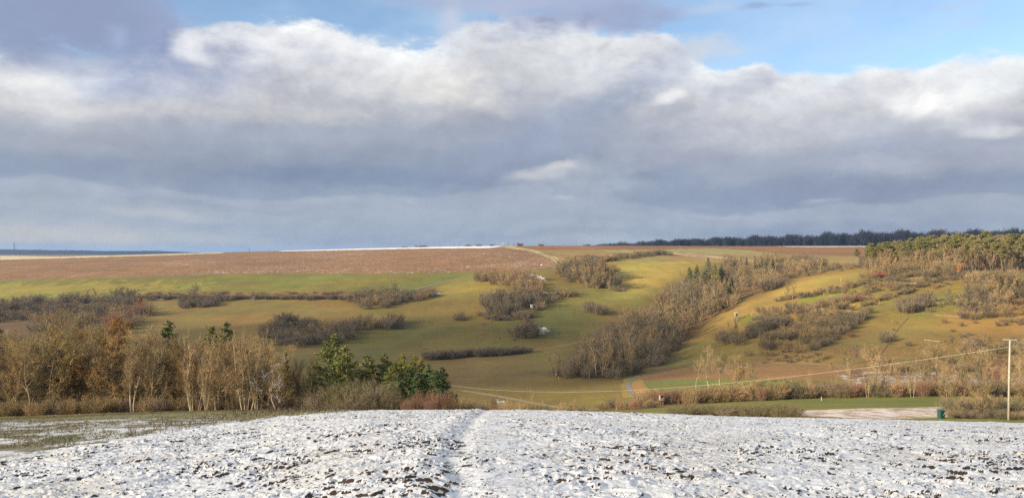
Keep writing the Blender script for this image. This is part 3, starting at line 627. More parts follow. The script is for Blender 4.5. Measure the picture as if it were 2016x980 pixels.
MT = {
    'bark': veg('grey_brown_bark', (.17, .13, .085), (.23, .18, .12)),
    'twig': veg('brown_twigs', (.26, .185, .090), (.33, .24, .118)),
    'pale_bark': veg('pale_bark', (.34, .275, .165), (.42, .345, .22)),
    'pale_twig': veg('pale_yellow_twigs', (.27, .195, .100), (.33, .245, .13)),
    'red_twig': veg('reddish_twigs', (.23, .130, .085), (.28, .165, .10)),
    'grey_twig': veg('grey_twigs', (.160, .128, .080), (.21, .168, .105)),
    'dark_twig': veg('dark_twigs', (.15, .120, .080), (.20, .155, .105)),
    'tan_twig': veg('golden_tan_twigs', (.33, .225, .098), (.42, .295, .13)), 'tan_grey': veg('grey_tan_twigs', (.28, .21, .118), (.35, .27, .15)),
    'bush_twig': veg('dark_olive_twigs', (.135, .112, .060), (.175, .145, .075)),
    'dull_twig': veg('olive_twigs', (.24, .195, .095), (.30, .24, .115)),
    'leaf_brown': veg('brown_leaves', (.25, .135, .045), (.32, .18, .06), trans=.25, vary=.3),
    'leaf_ochre': veg('ochre_twigs', (.32, .215, .085), (.38, .26, .10), vary=.3),
    'leaf_rust': veg('rusty_leaves', (.27, .11, .05), (.33, .15, .07), trans=.25, vary=.3),
    'leaf_orange': veg('orange_leaves', (.48, .24, .07), (.52, .28, .09), trans=.25, vary=.25),
    'needle_olive': veg('olive_needles', (.115, .130, .036), (.160, .170, .044), vary=.3),
    'needle_yellow': veg('yellow_green_needles', (.19, .185, .040), (.25, .235, .050), vary=.3),
    'needle_green': veg('green_needles', (.065, .100, .040), (.10, .135, .045), vary=.35),
    'needle_ivy': veg('ivy_leaves', (.10, .125, .038), (.14, .16, .045), vary=.35),
    'needle_dark': veg('dark_green_needles', (.035, .060, .035), (.05, .08, .04), vary=.35),
    'needle_far': veg('pine_needles', (.145, .140, .045), (.195, .175, .056), vary=.3),
    'pine_bark': veg('orange_grey_pine_bark', (.22, .15, .09), (.33, .23, .14)),
    'snow_bark': veg('snow_dusted_bark', (.13, .11, .09), (.62, .60, .60), vary=.4),
}

# ---------------------------------------------------------------- kinds of plants, each grown at unit height 10 m
LIB = {}
def bare(key, seed, H=10, stems=1, lean=0.0, trunk_r=.16, clear=.25, spread=45, n1=9, n2=7, n3=6, n4=0, l1=.42, l2=.5, l3=.5, tw=.02, bark='bark', twig='twig', up=.12, shape='even', wander=.12, trunk_k=6, leaf=None, nleaf=0, lsize=.1, base_w=.0, topfrac=1.0):
    rng = np.random.default_rng(seed); T_, C_ = Acc(), Acc()
    ph = rng.random(stems) * 6.28 + np.arange(stems) * 6.28 / stems
    la = R(lean) * (.5 + .8 * rng.random(stems)) if stems > 1 else np.array([R(lean)])
    P0 = np.stack([np.cos(ph) * base_w * (stems > 1), np.sin(ph) * base_w * (stems > 1), np.full(stems, -.3)], 1)
    D = np.stack([np.cos(ph) * np.sin(la), np.sin(ph) * np.sin(la), np.cos(la)], 1)
    L = H * topfrac * (.82 + .18 * rng.random(stems)) if stems > 1 else np.array([H * topfrac])
    Rr = trunk_r * (.7 + .4 * rng.random(stems))
    P, RR = grow(rng, P0, D, L, Rr, 8, wander * .55, up * .35, .12)
    tube(T_, P, RR, trunk_k, rng)
    S, D1, L1, R1 = kids(rng, P, RR, L, n1, clear, .97, spread, l1, .55, tw, shape)
    P1, RR1 = grow(rng, S, D1, L1, R1, 5, wander, up, .2); tube(T_, P1, RR1, 4, rng)
    S, D2, L2, R2 = kids(rng, P1, RR1, L1, n2, .15, 1.0, spread * .9, l2, .55, tw * .8)
    P2, RR2 = grow(rng, S, D2, L2, R2, 4, wander * 1.2, up * 1.1, .3); tube(C_, P2, RR2, 3, rng)
    S, D3, L3, R3 = kids(rng, P2, RR2, L2, n3, .1, 1.0, spread * .85, l3, .55, tw * .55)
    P3, RR3 = grow(rng, S, D3, L3, R3, 3, wander * 1.3, up, .4); ribbon(C_, P3, RR3, rng)
    last = P3
    if n4:
        S, D4, L4, R4 = kids(rng, P3, RR3, L3, n4, .1, 1.0, 40, .55, .6, tw * .4)
        P4, RR4 = grow(rng, S, D4, L4, R4, 2, .15, up, .5); ribbon(C_, P4, RR4, rng); last = P4
    if leaf:
        pts = last.reshape(-1, 3); pts = pts[rng.integers(0, len(pts), nleaf)] + rng.normal(size=(nleaf, 3)) * lsize * 1.2
        K = Acc(); leaves(K, pts, lsize, rng)
        LIB[key] = (T_.mesh(key + '_trunk', MT[bark], True), C_.mesh(key + '_crown', MT[twig]), K.mesh(key + '_leaves', MT[leaf]))
    else:
        LIB[key] = (T_.mesh(key + '_trunk', MT[bark], True), C_.mesh(key + '_crown', MT[twig]))
    return key
def shrub(key, seed, H=4, W=3.5, stems=26, n1=7, n2=6, n3=4, tw=.014, mat='twig', up=.12, spread=38, leaf=None, nleaf=0, lsize=.08, straight=False):
    """a low bush of many stems from the ground: one mesh of twigs"""
    rng = np.random.default_rng(seed); A = Acc()
    ph = rng.random(stems) * 6.28; rad = np.sqrt(rng.random(stems)) * W * .28
    la = R(8) + R(42) * rng.random(stems) * (.35 if straight else 1)
    P0 = np.stack([np.cos(ph) * rad, np.sin(ph) * rad, np.full(stems, -.25)], 1)
    D = np.stack([np.cos(ph) * np.sin(la), np.sin(ph) * np.sin(la), np.cos(la)], 1)
    L = H * (.72 + .36 * rng.random(stems)) * (1 - .2 * (la / R(50)))
    P, RR = grow(rng, P0, D, L, tw * (1.4 + rng.random(stems)), 5, .10, up, .25); tube(A, P, RR, 3, rng)
    S, D1, L1, R1 = kids(rng, P, RR, L, n1, .08, 1.0, spread, .42, .6, tw * .8); P1, RR1 = grow(rng, S, D1, L1, R1, 3, .14, up, .3); ribbon(A, P1, RR1, rng)
    S, D2, L2, R2 = kids(rng, P1, RR1, L1, n2, .1, 1.0, spread, .5, .6, tw * .6); P2, RR2 = grow(rng, S, D2, L2, R2, 2, .18, up, .4); ribbon(A, P2, RR2, rng)
    last = P2
    if n3:
        S, D3, L3, R3 = kids(rng, P2, RR2, L2, n3, .1, 1.0, spread, .55, .7, tw * .5); P3, RR3 = grow(rng, S, D3, L3, R3, 1, .2, up, .5); ribbon(A, P3, RR3, rng); last = P3
    me = A.mesh(key, [MT[mat]])
    out = (me,)
    if leaf:
        pts = last.reshape(-1, 3); pts = pts[rng.integers(0, len(pts), nleaf)] + rng.normal(size=(nleaf, 3)) * lsize
        K = Acc(); leaves(K, pts, lsize, rng); out = (me, K.mesh(key + '_leaves', MT[leaf]))
    LIB[key] = out
    return key
def conifer(key, seed, H=10, rbase=2.6, needle='needle_green', whorls=26, per=9, nn=9000, size=.16, droop=.15, clear=.05, power=.8, ragged=.25):
    """spruce or fir: whorls of boughs hung with needle sprays"""
    rng = np.random.default_rng(seed); T_, C_ = Acc(), Acc()
    P, RR = grow(rng, np.array([[0, 0, -.3]]), np.array([[0, 0, 1.]]), np.array([H + .3]), np.array([H * .016]), 8, .015, .05, .08); tube(T_, P, RR, 6, rng)
    z = clear + (1 - clear) * (np.arange(whorls * per) // per + rng.random(whorls * per)) / whorls
    a = rng.random(len(z)) * 6.283; Lb = rbase * np.power(np.clip(1.02 - z, .02, 1), power) * (1 - ragged + 2 * ragged * rng.random(len(z)))
    S = np.stack([z * 0, z * 0, z * H], 1); tilt = .35 * z - droop * (1 - z) + .1
    D = unit(np.stack([np.cos(a), np.sin(a), tilt], 1))
    P1, R1 = grow(rng, S, D, Lb, np.full(len(z), .03), 4, .06, -.03 + .0 * 1, .3); ribbon(T_, P1, R1, rng)
    k = rng.choice(len(z), nn, p=Lb / Lb.sum()); t = np.sqrt(rng.random(nn)) * 3.999; i = t.astype(int); f = (t - i)[:, None]
    C = P1[k, i] * (1 - f) + P1[k, i + 1] * f + rng.normal(size=(nn, 3)) * np.array((.22, .22, .12)) * (Lb[k] / rbase + .25)[:, None]
    leaves(C_, C, size, rng, .35, .38)
    LIB[key] = (T_.mesh(key + '_trunk', MT['bark'], True), C_.mesh(key + '_crown', MT[needle])); return key
def pine(key, seed, H=14, crown=.45, rad=2.6, clumps=34, per=170, size=.17, needle='needle_far', bark='pine_bark', tr=.2, wid=.8, bough=.0):
    """Scots pine: tall bare stem, cloud-like tufted crown with gaps"""
    rng = np.random.default_rng(seed); T_, C_ = Acc(), Acc()
    P, RR = grow(rng, np.array([[0, 0, -.3]]), np.array([[.02, 0, 1.]]), np.array([H * .96]), np.array([tr]), 10, .035, .06, .3); tube(T_, P, RR, 7, rng)
    z = 1 - crown + crown * rng.random(clumps) ** .8; a = rng.random(clumps) * 6.283
    prof = np.sin(np.clip((z - (1 - crown)) / crown, 0, 1) * 2.5 + .55); r = rad * prof * np.sqrt(rng.random(clumps)) * .9 + .2
    Pc = P[0]; zz = z * H * .97; base_ = np.stack([np.interp(zz, Pc[:, 2], Pc[:, 0]), np.interp(zz, Pc[:, 2], Pc[:, 1])], 1)
    C = np.stack([base_[:, 0] + np.cos(a) * r, base_[:, 1] + np.sin(a) * r, zz + .15 * r], 1)
    S = np.stack([base_[:, 0], base_[:, 1], zz - .35 * r], 1); V = C - S
    P1, R1 = grow(rng, S, unit(V), np.linalg.norm(V, axis=1), np.full(clumps, tr * .32), 3, .08, 0, .4); tube(T_, P1, R1, 3, rng)
    cr = (.45 + .5 * rng.random(clumps)) * rad * .36
    q = rng.normal(size=(clumps, per, 3)); q = unit(q) * rng.random((clumps, per, 1)) ** .4
    pts = C[:, None] + q * cr[:, None, None] * np.array((1.15, 1.15, .55)); leaves(C_, pts.reshape(-1, 3), size, rng, .1, .35)
    LIB[key] = (T_.mesh(key + '_trunk', MT[bark], True), C_.mesh(key + '_crown', MT[needle])); return key
_UNIT = {}
def height_of(key):
    if key not in _UNIT:
        h = 0
        for me in LIB[key]:
            co = np.empty(len(me.vertices) * 3, np.float32); me.vertices.foreach_get('co', co); h = max(h, float(np.percentile(co[2::3], 99.7)))
        _UNIT[key] = h
    return _UNIT[key]

# near kinds (about a hundred metres off)
for i in range(3): bare(f'ash{i}', 100 + i, 10, trunk_r=.15, clear=.22, spread=38, n1=16, n2=9, n3=8, n4=4, l1=.46, l2=.55, l3=.6, tw=.020, up=.16, bark='pale_bark', twig='pale_twig')
for i in range(4): bare(f'oak{i}', 110 + i, 10, trunk_r=.15, clear=.12, spread=52, n1=20, n2=10, n3=8, n4=5, l1=.44, l2=.54, l3=.60, tw=.018, up=.10, wander=.10)
for i in range(3): bare(f'aspen{i}', 120 + i, 10, stems=11, lean=15, trunk_r=.055, clear=.18, spread=22, n1=12, n2=6, n3=6, n4=4, l1=.26, tw=.018, up=.22, bark='pale_bark', twig='pale_twig', wander=.09, trunk_k=5, base_w=.5)
for i in range(2): bare(f'poplar{i}', 125 + i, 10, stems=5, lean=9, trunk_r=.065, clear=.15, spread=30, n1=15, n2=7, n3=6, n4=4, l1=.27, tw=.018, up=.2, bark='pale_bark', twig='pale_twig', wander=.08, trunk_k=5, base_w=.3)
bare('ashtwin', 131, 10, stems=2, lean=9, trunk_r=.12, clear=.28, spread=38, n1=20, n2=10, n3=8, n4=5, l1=.40, tw=.020, up=.18, bark='pale_bark', twig='pale_twig', base_w=.25)
for i in range(2): bare(f'ochre{i}', 140 + i, 10, trunk_r=.14, clear=.06, spread=55, n1=20, n2=10, n3=9, n4=5, l1=.42, tw=.020, leaf='leaf_ochre', nleaf=9000, lsize=.060, twig='twig', up=.1)
for i in range(2): bare(f'marcesc{i}', 150 + i, 10, trunk_r=.14, clear=.06, spread=55, n1=18, n2=9, n3=7, n4=2, l1=.40, tw=.018, leaf='leaf_brown', nleaf=13000, lsize=.065, up=.1)
for i in range(2): bare(f'redtree{i}', 160 + i, 10, stems=4, lean=8, trunk_r=.06, clear=.15, spread=28, n1=15, n2=8, n3=7, n4=5, l1=.34, tw=.018, up=.18, twig='red_twig', base_w=.5)
bare('gnarled', 170, 10, trunk_r=.20, clear=.30, spread=62, n1=9, n2=7, n3=5, n4=2, l1=.50, tw=.022, up=.02, bark='dark_twig', twig='snow_bark', wander=.30)
bare('deadpale', 171, 10, trunk_r=.14, clear=.4, spread=48, n1=8, n2=6, n3=5, l1=.42, tw=.02, up=.08, bark='pale_bark', twig='pale_twig', wander=.18)
for i in range(3): shrub(f'thicket{i}', 200 + i, 4, 4.5, 44, 9, 7, 5, .015, 'grey_twig')
for i in range(2): shrub(f'olivebush{i}', 205 + i, 4, 5.0, 46, 9, 7, 5, .014, 'bush_twig', leaf='needle_olive', nleaf=1500, lsize=.04)
for i in range(2): shrub(f'brownbush{i}', 210 + i, 4, 4.5, 44, 9, 7, 5, .015, 'twig')
for i in range(2): shrub(f'redbush{i}', 215 + i, 4, 3.2, 44, 8, 5, 3, .012, 'red_twig', up=.25, spread=22, straight=True)
for i in range(2): conifer(f'spruce{i}', 230 + i, 10, 2.9, 'needle_green', 24, 9, 9000, .15)
conifer('darkspruce', 233, 10, 2.4, 'needle_green', 24, 9, 9000, .15)
conifer('cypress', 234, 10, 2.0, 'needle_green', 30, 10, 10000, .13, droop=-.6, power=.55)
for i in range(3): conifer(f'yellowpine{i}', 236 + i, 10, 3.0, 'needle_olive' if i < 2 else 'needle_yellow', 17, 7, 8500, .15, droop=-.5, power=.6, ragged=.45)
pine('ivytree', 241, 10, .62, 1.9, 80, 190, .11, 'needle_green', 'bark', .16)
for i in range(3): bare(f'tan{i}', 180 + i, 10, trunk_r=.13, clear=.08, spread=40, n1=22, n2=10, n3=8, n4=5, l1=.46, l2=.56, l3=.62, tw=.017, up=.13, wander=.09, twig=['tan_twig', 'tan_grey', 'dull_twig'][i], bark='pale_bark')
conifer('ivytop', 243, 10, 1.9, 'needle_ivy', 16, 7, 8000, .14, droop=-.4, power=.55, ragged=.6)
# far kinds (three hundred metres and more)
for i in range(4): bare(f'fartree{i}', 300 + i, 10, trunk_r=.15, clear=.15, spread=46, n1=14, n2=8, n3=7, n4=4, l1=.40, tw=.040, up=.12, trunk_k=4)
for i in range(3): bare(f'farpale{i}', 310 + i, 10, stems=5, lean=10, trunk_r=.085, clear=.15, spread=28, n1=11, n2=6, n3=6, n4=3, l1=.30, tw=.034, up=.2, bark='pale_bark', twig='pale_twig', trunk_k=4, base_w=.5)
for i in range(3): bare(f'farslim{i}', 320 + i, 10, stems=4, lean=7, trunk_r=.085, clear=.22, spread=32, n1=12, n2=7, n3=6, n4=4, l1=.28, tw=.038, up=.2, trunk_k=4, base_w=.5)
bare('fardark', 330, 10, stems=3, lean=9, trunk_r=.09, clear=.1, spread=36, n1=13, n2=8, n3=7, n4=4, l1=.34, tw=.036, twig='grey_twig', trunk_k=4, base_w=.4)
bare('fargnarl', 331, 7, trunk_r=.20, clear=.2, spread=58, n1=12, n2=8, n3=7, n4=2, l1=.55, tw=.032, up=.06, wander=.2, twig='grey_twig')
bare('farochre', 332, 8, trunk_r=.14, clear=.05, spread=52, n1=12, n2=7, n3=6, l1=.42, tw=.034, twig='leaf_ochre', leaf='leaf_ochre', nleaf=1800, lsize=.10)
bare('farrust', 333, 8, trunk_r=.12, clear=.02, spread=60, n1=14, n2=7, n3=6, l1=.38, tw=.03, twig='leaf_rust', leaf='leaf_rust', nleaf=4500, lsize=.14, shape='cone', up=.02)
bare('farorange', 334, 8, trunk_r=.12, clear=.2, spread=48, n1=12, n2=7, n3=6, l1=.38, tw=.03, twig='leaf_orange', leaf='leaf_orange', nleaf=3000, lsize=.12)
for i in range(3): shrub(f'scrub{i}', 340 + i, 5, 5.5, 26, 8, 7, 4, .030, 'grey_twig')
for i in range(2): shrub(f'scrubbrown{i}', 345 + i, 5, 5.5, 26, 8, 7, 4, .030, 'twig')
for i in range(2): shrub(f'scrubdark{i}', 348 + i, 5, 5.5, 30, 8, 6, 3, .034, 'dark_twig')
shrub('scrubred', 351, 5, 5.0, 30, 7, 6, 3, .028, 'red_twig')
for i in range(4): pine(f'farpine{i}', 360 + i, 16, .55 + .06 * i, 3.3, 52, 90, .25, 'needle_far', tr=.14)
conifer('farspruce', 370, 12, 3.0, 'needle_green', 16, 8, 2600, .30); conifer('farspruce_dark', 371, 12, 2.8, 'needle_dark', 16, 8, 2600, .30)
conifer('farspruce_olive', 372, 12, 3.0, 'needle_olive', 15, 7, 2400, .30, ragged=.4)
bare('lonetree', 382, 10, trunk_r=.30, clear=.16, spread=56, n1=16, n2=9, n3=8, n4=4, l1=.50, tw=.045, up=.08, twig='grey_twig', bark='dark_twig', trunk_k=5)
bare('skytree', 380, 10, trunk_r=.15, clear=.1, spread=46, n1=12, n2=7, n3=5, l1=.45, tw=.07, twig='dark_twig', bark='dark_twig', trunk_k=4)
shrub('skyblob', 381, 5, 6.0, 30, 8, 6, 3, .06, 'dark_twig')
print('plants grown', time.time() - T0, sum(len(m.polygons) for t_ in LIB.values() for m in t_))

# ================================================================ planting
rngP = np.random.default_rng(7)
_used = set()
COUNT = {}
def plant(key, x, y, z, H, name, label, cat, group=None, rot=None, wid=1.0, lean=(0, 0)):
    s = H / height_of(key); rot = rngP.random() * 6.283 if rot is None else rot
    ms = LIB[key]
    def mk(nm, me):
        o = bpy.data.objects.new(nm, me); COL.objects.link(o); return o
    if len(ms) == 1: root = mk(name, ms[0])
    else:
        root = mk(name, None); root.empty_display_size = .5
        sub = ('trunk', 'crown', 'leaves') if not key.startswith(('olivebush',)) else ('stems', 'leaves')
        for nm, me in zip(sub, ms): mk(nm, me).parent = root
    root.location = (x, y, z); root.rotation_euler = (lean[0], lean[1], rot); root.scale = (s * wid, s * wid, s)
    root['label'] = label; root['category'] = cat
    if group: root['group'] = group
    COUNT[name] = COUNT.get(name, 0) + 1
    return root
def at_top(key, px, Y, top, name, label, cat, group=None, wid=1.0, rot=None, lean=(0, 0), hmin=.8):
    """a plant at a given distance whose tip reaches a given row of the photograph"""
    u = (px - CX) / F; z = float(zterr(u, Y)); H = max(EYE - Y * (top - HY) / F - z, hmin)
    return plant(key, u * Y, Y, z, H, name, label, cat, group, rot, wid, lean)
def on_ground(key, px, py, hpx, name, label, cat, group=None, wid=1.0, ymin=60, ymax=3000, rot=None, lean=(0, 0)):
    """a plant whose foot stands at a given row of the photograph; its height given in rows"""
    x, y, z = hit(px, py, ymin, ymax)
    return plant(key, x, y, z, hpx * y / F, name, label, cat, group, rot, wid, lean)
def scatter(poly, n, keys, hpx, name, label, cat, group, ymin=60, ymax=3000, wid=(.85, 1.15), gap=3.0, seed=0, weights=None):
    r = np.random.default_rng(seed + len(poly) * 31 + int(poly[0][0])); p = np.array(poly, float); got = []; tries = 0
    while len(got) < n and tries < n * 60:
        tries += 1; a = p[:, 0].min() + r.random() * np.ptp(p[:, 0]); b = p[:, 1].min() + r.random() * np.ptp(p[:, 1])
        if not inpoly(poly, np.array([a]), np.array([b]))[0]: continue
        if any(abs(a - c) < gap and abs(b - e) < gap * .6 for c, e in got): continue
        got.append((a, b))
    mx1, mx2 = np.percentile([g[0] for g in got], (33, 67)); my = np.median([g[1] for g in got])
    for a, b in got:
        part = ('left' if a < mx1 else 'right' if a > mx2 else 'middle')
        tail = ', in its %s%s part' % ('lower ' if b > my else 'upper ', part) if n > 11 else ', %s' % {'left': 'one of its left ones', 'right': 'one of its right ones', 'middle': 'one in its middle'}[part]
        k = keys[r.choice(len(keys), p=weights)] if weights else keys[r.integers(len(keys))]
        h = hpx[0] + (hpx[1] - hpx[0]) * r.random()
        on_ground(k, a, b, h, name, (label + tail) if len((label + tail).split()) <= 16 else label, cat, group, wid[0] + (wid[1] - wid[0]) * r.random(), ymin, ymax, rot=r.random() * 6.283)
def rowalong(pts, n, keys, hpx, name, label, cat, group, ymin=60, ymax=3000, wid=(.9, 1.2), jit=3, seed=0):
    r = np.random.default_rng(seed + int(pts[0][0])); p = np.array(pts, float); L = np.r_[0, np.cumsum(np.hypot(*np.diff(p, axis=0).T))]
    ORD = 'first second third fourth fifth sixth seventh eighth ninth tenth eleventh twelfth'.split()
    for i in range(n):
        tail = ', ' + (ORD[i] + ' from the left' if n <= 12 else 'towards its ' + ['left end', 'left of centre', 'right of centre', 'right end'][int(4 * i / n)])
        t = (i + .5 + (r.random() - .5) * .8) / n * L[-1]; a, b = np.interp(t, L, p[:, 0]), np.interp(t, L, p[:, 1])
        on_ground(keys[r.integers(len(keys))], a + r.normal() * jit, b + r.normal() * jit * .35, hpx[0] + (hpx[1] - hpx[0]) * r.random(), name, (label + tail) if len((label + tail).split()) <= 16 else label, cat, group,
                  wid[0] + (wid[1] - wid[0]) * r.random(), ymin, ymax, rot=r.random() * 6.283)

# ---------------------------------------------------------------- the near wood on the left: trees one can tell apart
NEARWOOD = 'trees of the near wood on the left'
for key, px, Y, top, wid, nm, lab, cat in [
    ('oak0', 18, 104, 648, 1.0, 'bare_tree', 'brown bare tree at the left end of the wood, dark scrub at its foot', 'tree'),
    ('spruce1', -8, 112, 632, .9, 'spruce_tree', 'green spruce cut off by the left edge of the picture', 'spruce'),
    ('deadpale', 60, 98, 700, .8, 'bare_tree', 'small pale tree with leaning trunk in front of the dark left end of the wood', 'tree'),
    ('ochre0', 108, 103, 645, 1.2, 'leafy_tree', 'yellow brown twiggy tree below the tall pale crown', 'tree'),
    ('ash0', 150, 116, 598, 1.25, 'ash_tree', 'tall tree whose pale spreading crown tops the left wood', 'ash tree'),
    ('marcesc0', 192, 104, 628, 1.15, 'beech_tree', 'broad tree still hung with orange brown leaves', 'beech tree'),
    ('marcesc1', 128, 104, 690, .9, 'beech_tree', 'lower brown leaved tree left of the orange brown one', 'beech tree'),
    ('ochre1', 222, 104, 655, 1.05, 'leafy_tree', 'ochre twiggy tree between the orange brown tree and the pale twin stems', 'tree'),
    ('ashtwin', 262, 95, 650, 1.0, 'ash_tree', 'pale tree forking into two white stems from the wood edge', 'ash tree'),
    ('oak1', 300, 115, 655, .9, 'bare_tree', 'grey brown bare tree just left of the dark green ivy tree', 'tree'),
    ('ivytop', 332, 110, 632, .85, 'ivy_tree', 'dark green ivy clad tree standing above the bare crowns', 'ivy clad tree'),
    ('ivytree', 303, 109, 690, .55, 'ivy_tree', 'smaller green ivy clad tree low between bare stems', 'ivy clad tree'),
    ('redtree0', 345, 112, 668, 1.1, 'bare_tree', 'reddish thin twigged tree right of the dark green crown', 'tree'),
    ('aspen0', 385, 96, 650, 1.15, 'aspen_tree', 'fan of upright pale stems, leftmost of the pale clump', 'aspen'),
    ('ash2', 425, 98, 655, 1.0, 'aspen_tree', 'open crowned pale tree in front of the two green tops', 'aspen'),
    ('oak2', 452, 96, 662, 1.0, 'aspen_tree', 'spreading tan tree with yellowish stems behind the fence of trunks', 'aspen'),
    ('aspen2', 487, 96, 645, 1.15, 'aspen_tree', 'rightmost tall fan of pale stems in the wood', 'aspen'),
    ('poplar1', 405, 95, 700, .8, 'aspen_tree', 'slender pale stems standing low in front of the aspen clump', 'aspen'),
    ('aspen0', 508, 95, 690, .8, 'aspen_tree', 'yellow lit stems beside the dark gnarled tree', 'aspen'),
    ('ivytop', 447, 114, 634, .8, 'spruce_tree', 'bright green evergreen top behind the aspen stems', 'spruce'),
    ('yellowpine0', 418, 120, 641, .6, 'pine_tree', 'olive green pine top left of the bright green evergreen', 'pine'),
    ('gnarled', 545, 94, 700, 1.05, 'gnarled_tree', 'dark gnarled tree with snow lying on its crooked branches', 'tree'),
    ('darkspruce', 563, 112, 692, .6, 'spruce_tree', 'small pointed dark spruce behind the gnarled tree', 'spruce'),
    ('yellowpine1', 520, 112, 692, .7, 'pine_tree', 'dull green pine top beside the small pointed spruce', 'pine'),
    ('redtree1', 603, 106, 694, 1.0, 'bare_tree', 'reddish bare tree left of the tall yellow green pine', 'tree'),
    ('yellowpine0', 656, 104, 657, 1.1, 'pine_tree', 'tallest yellow green pine right of the bare wood', 'pine'),
    ('yellowpine1', 682, 101, 680, 1.1, 'pine_tree', 'yellow green pine leaning against the tallest one', 'pine'),
    ('yellowpine0', 725, 104, 698, 1.0, 'pine_tree', 'olive pine, first of the low row right of the tallest pine', 'pine'),
    ('yellowpine1', 760, 106, 696, .9, 'pine_tree', 'olive pine, second of the low row of pine tops', 'pine'),
    ('yellowpine2', 792, 104, 697, .8, 'pine_tree', 'brightest yellow pine of the low row', 'pine'),
    ('yellowpine0', 814, 106, 700, .7, 'pine_tree', 'slim olive pine right of the brightest yellow one', 'pine'),
    ('yellowpine2', 829, 107, 704, .55, 'pine_tree', 'narrow yellow pine tip at the right end of the row', 'pine'),
    ('spruce0', 805, 96, 724, 1.3, 'spruce_tree', 'dark blue green spruce below the yellow pines', 'spruce'),
    ('spruce1', 842, 97, 716, 1.3, 'spruce_tree', 'dark green spruce, middle of the three behind the red bushes', 'spruce'),
    ('spruce0', 870, 99, 722, 1.4, 'spruce_tree', 'round topped dark spruce at the right end of the wood', 'spruce'),
    ('darkspruce', 784, 95, 738, .9, 'spruce_tree', 'low dark spruce at the left of the spruce clump', 'spruce'),
    ('yellowpine0', 770, 98, 722, 1.1, 'pine_tree', 'dull olive pine filling the gap left of the dark spruces', 'pine'),
    ('cypress', 856, 95, 728, 1.5, 'spruce_tree', 'broad dark evergreen merging the two right hand spruces', 'spruce'),
    ('cypress', 822, 95, 734, 1.4, 'spruce_tree', 'broad dark evergreen merging the two left hand spruces', 'spruce'),
    ('spruce1', 897, 88, 774, .9, 'spruce_tree', 'little green spruce on the snow crest right of the red bushes', 'spruce'),
]: at_top(key, px, Y, top, nm, lab, cat, None, wid)
def where(px):
    return ('left of the tall pale crown' if px < 120 else 'around the tall pale crown' if px < 225 else 'near the forked white stems' if px < 310 else 'by the ivy clad top' if px < 370 else
            'among the pale stems' if px < 500 else 'by the gnarled tree' if px < 590 else 'left of the tallest pine')
# the depth of the wood behind them
r = np.random.default_rng(3)
for row, (Y, n) in enumerate(((112, 17), (124, 17), (138, 14))):
    for i in range(n):
        px = -260 + (i + .2 + .6 * r.random()) * 900 / n
        top = np.interp(px, [-300, 0, 60, 150, 200, 300, 400, 500, 560, 640], [650, 652, 660, 634, 650, 662, 672, 672, 706, 728]) + 22 * r.random() - 4
        k = ['oak0', 'oak1', 'oak2', 'oak3', 'redtree0', 'redtree1', 'ochre0', 'ochre1', 'poplar0', 'ash1', 'oak2', 'oak3'][r.integers(12)]
        at_top(k, px, Y + r.random() * 9, top, 'woodland_tree', 'bare brown tree in the depth of the left wood, ' + where(px), 'tree', 'trees in the depth of the left wood', .85 + .3 * r.random())
for i in range(26):                                   # crowded golden brown crowns that fill the wood
    px = -120 + i * 29 + 10 * r.random()
    top = np.interp(px, [-200, 0, 60, 150, 200, 300, 400, 500, 560, 620], [640, 640, 642, 630, 640, 650, 662, 664, 700, 726]) + 34 * r.random() - 10
    at_top(['tan0', 'tan1', 'tan2', 'oak1', 'tan0'][r.integers(5)], px, 101 + 8 * r.random(), top, 'tan_tree', 'golden brown twiggy tree filling the left wood, ' + where(px), 'tree', 'golden brown trees filling the left wood', 1.0 + .3 * r.random())
for i in range(14):                                   # dark understorey between the trunks
    at_top(['thicket0', 'thicket1', 'brownbush0'][i % 3], -60 + i * 50 + 20 * r.random(), 104 + 10 * r.random(), 768 + 16 * r.random(), 'understorey_shrub', 'dark brown undergrowth between the trunks of the left wood', 'shrub', 'undergrowth in the left wood', 1.3)
for i in range(15):                                   # brown fringe along the wood edge
    px = -50 + i * 20 + 8 * r.random()
    if px < 250: at_top(['brownbush0', 'brownbush1', 'thicket2'][i % 3], px, 94 + 3 * r.random(), 782 + 10 * r.random() - .03 * px, 'fringe_shrub', 'low brown shrub along the foot of the left wood, ' + where(px), 'shrub', 'brown shrubs along the foot of the left wood', 1.25)
for i in range(16):
    px = 290 + i * 20 + 8 * r.random()
    at_top(['brownbush0', 'thicket1', 'redbush0'][i % 3], px, 99 + 4 * r.random(), 776 + 18 * r.random(), 'fringe_shrub', 'thin brown shrub among the pale stems, ' + where(px), 'shrub', 'brown shrubs among the pale stems', 1.1)
# the dense grey bush and the red dogwoods
for px, Y, top, w, k in ((640, 92, 762, 1.2, 'thicket0'), (668, 90, 752, 1.3, 'olivebush0'), (700, 89, 744, 1.4, 'olivebush1'), (735, 88, 748, 1.4, 'thicket1'), (762, 88, 756, 1.3, 'olivebush0'), (715, 84, 762, 1.3, 'thicket2'), (672, 86, 770, 1.2, 'olivebush1'), (752, 84, 768, 1.2, 'olivebush1'), (620, 94, 776, 1.1, 'thicket2')):
    at_top(k, px, Y, top, 'dense_bush', 'dense grey brown bush over the crest below the pines, ' + ('at the left' if px < 670 else 'in the middle' if px < 720 else 'at the right'), 'bush', 'dense grey brown bushes below the pines', w)
for px, Y, top, k in ((800, 82, 783, 'redbush0'), (818, 84, 776, 'redbush1'), (838, 83, 764, 'redbush0'), (856, 81, 770, 'redbush1'), (872, 82, 766, 'redbush0'), (884, 80, 776, 'redbush1'), (846, 78, 784, 'redbush0')):
    at_top(k, px, Y, top, 'dogwood_bush', 'reddish dogwood bush in front of the dark spruces', 'bush', 'reddish dogwood bushes at the crest', 1.25)
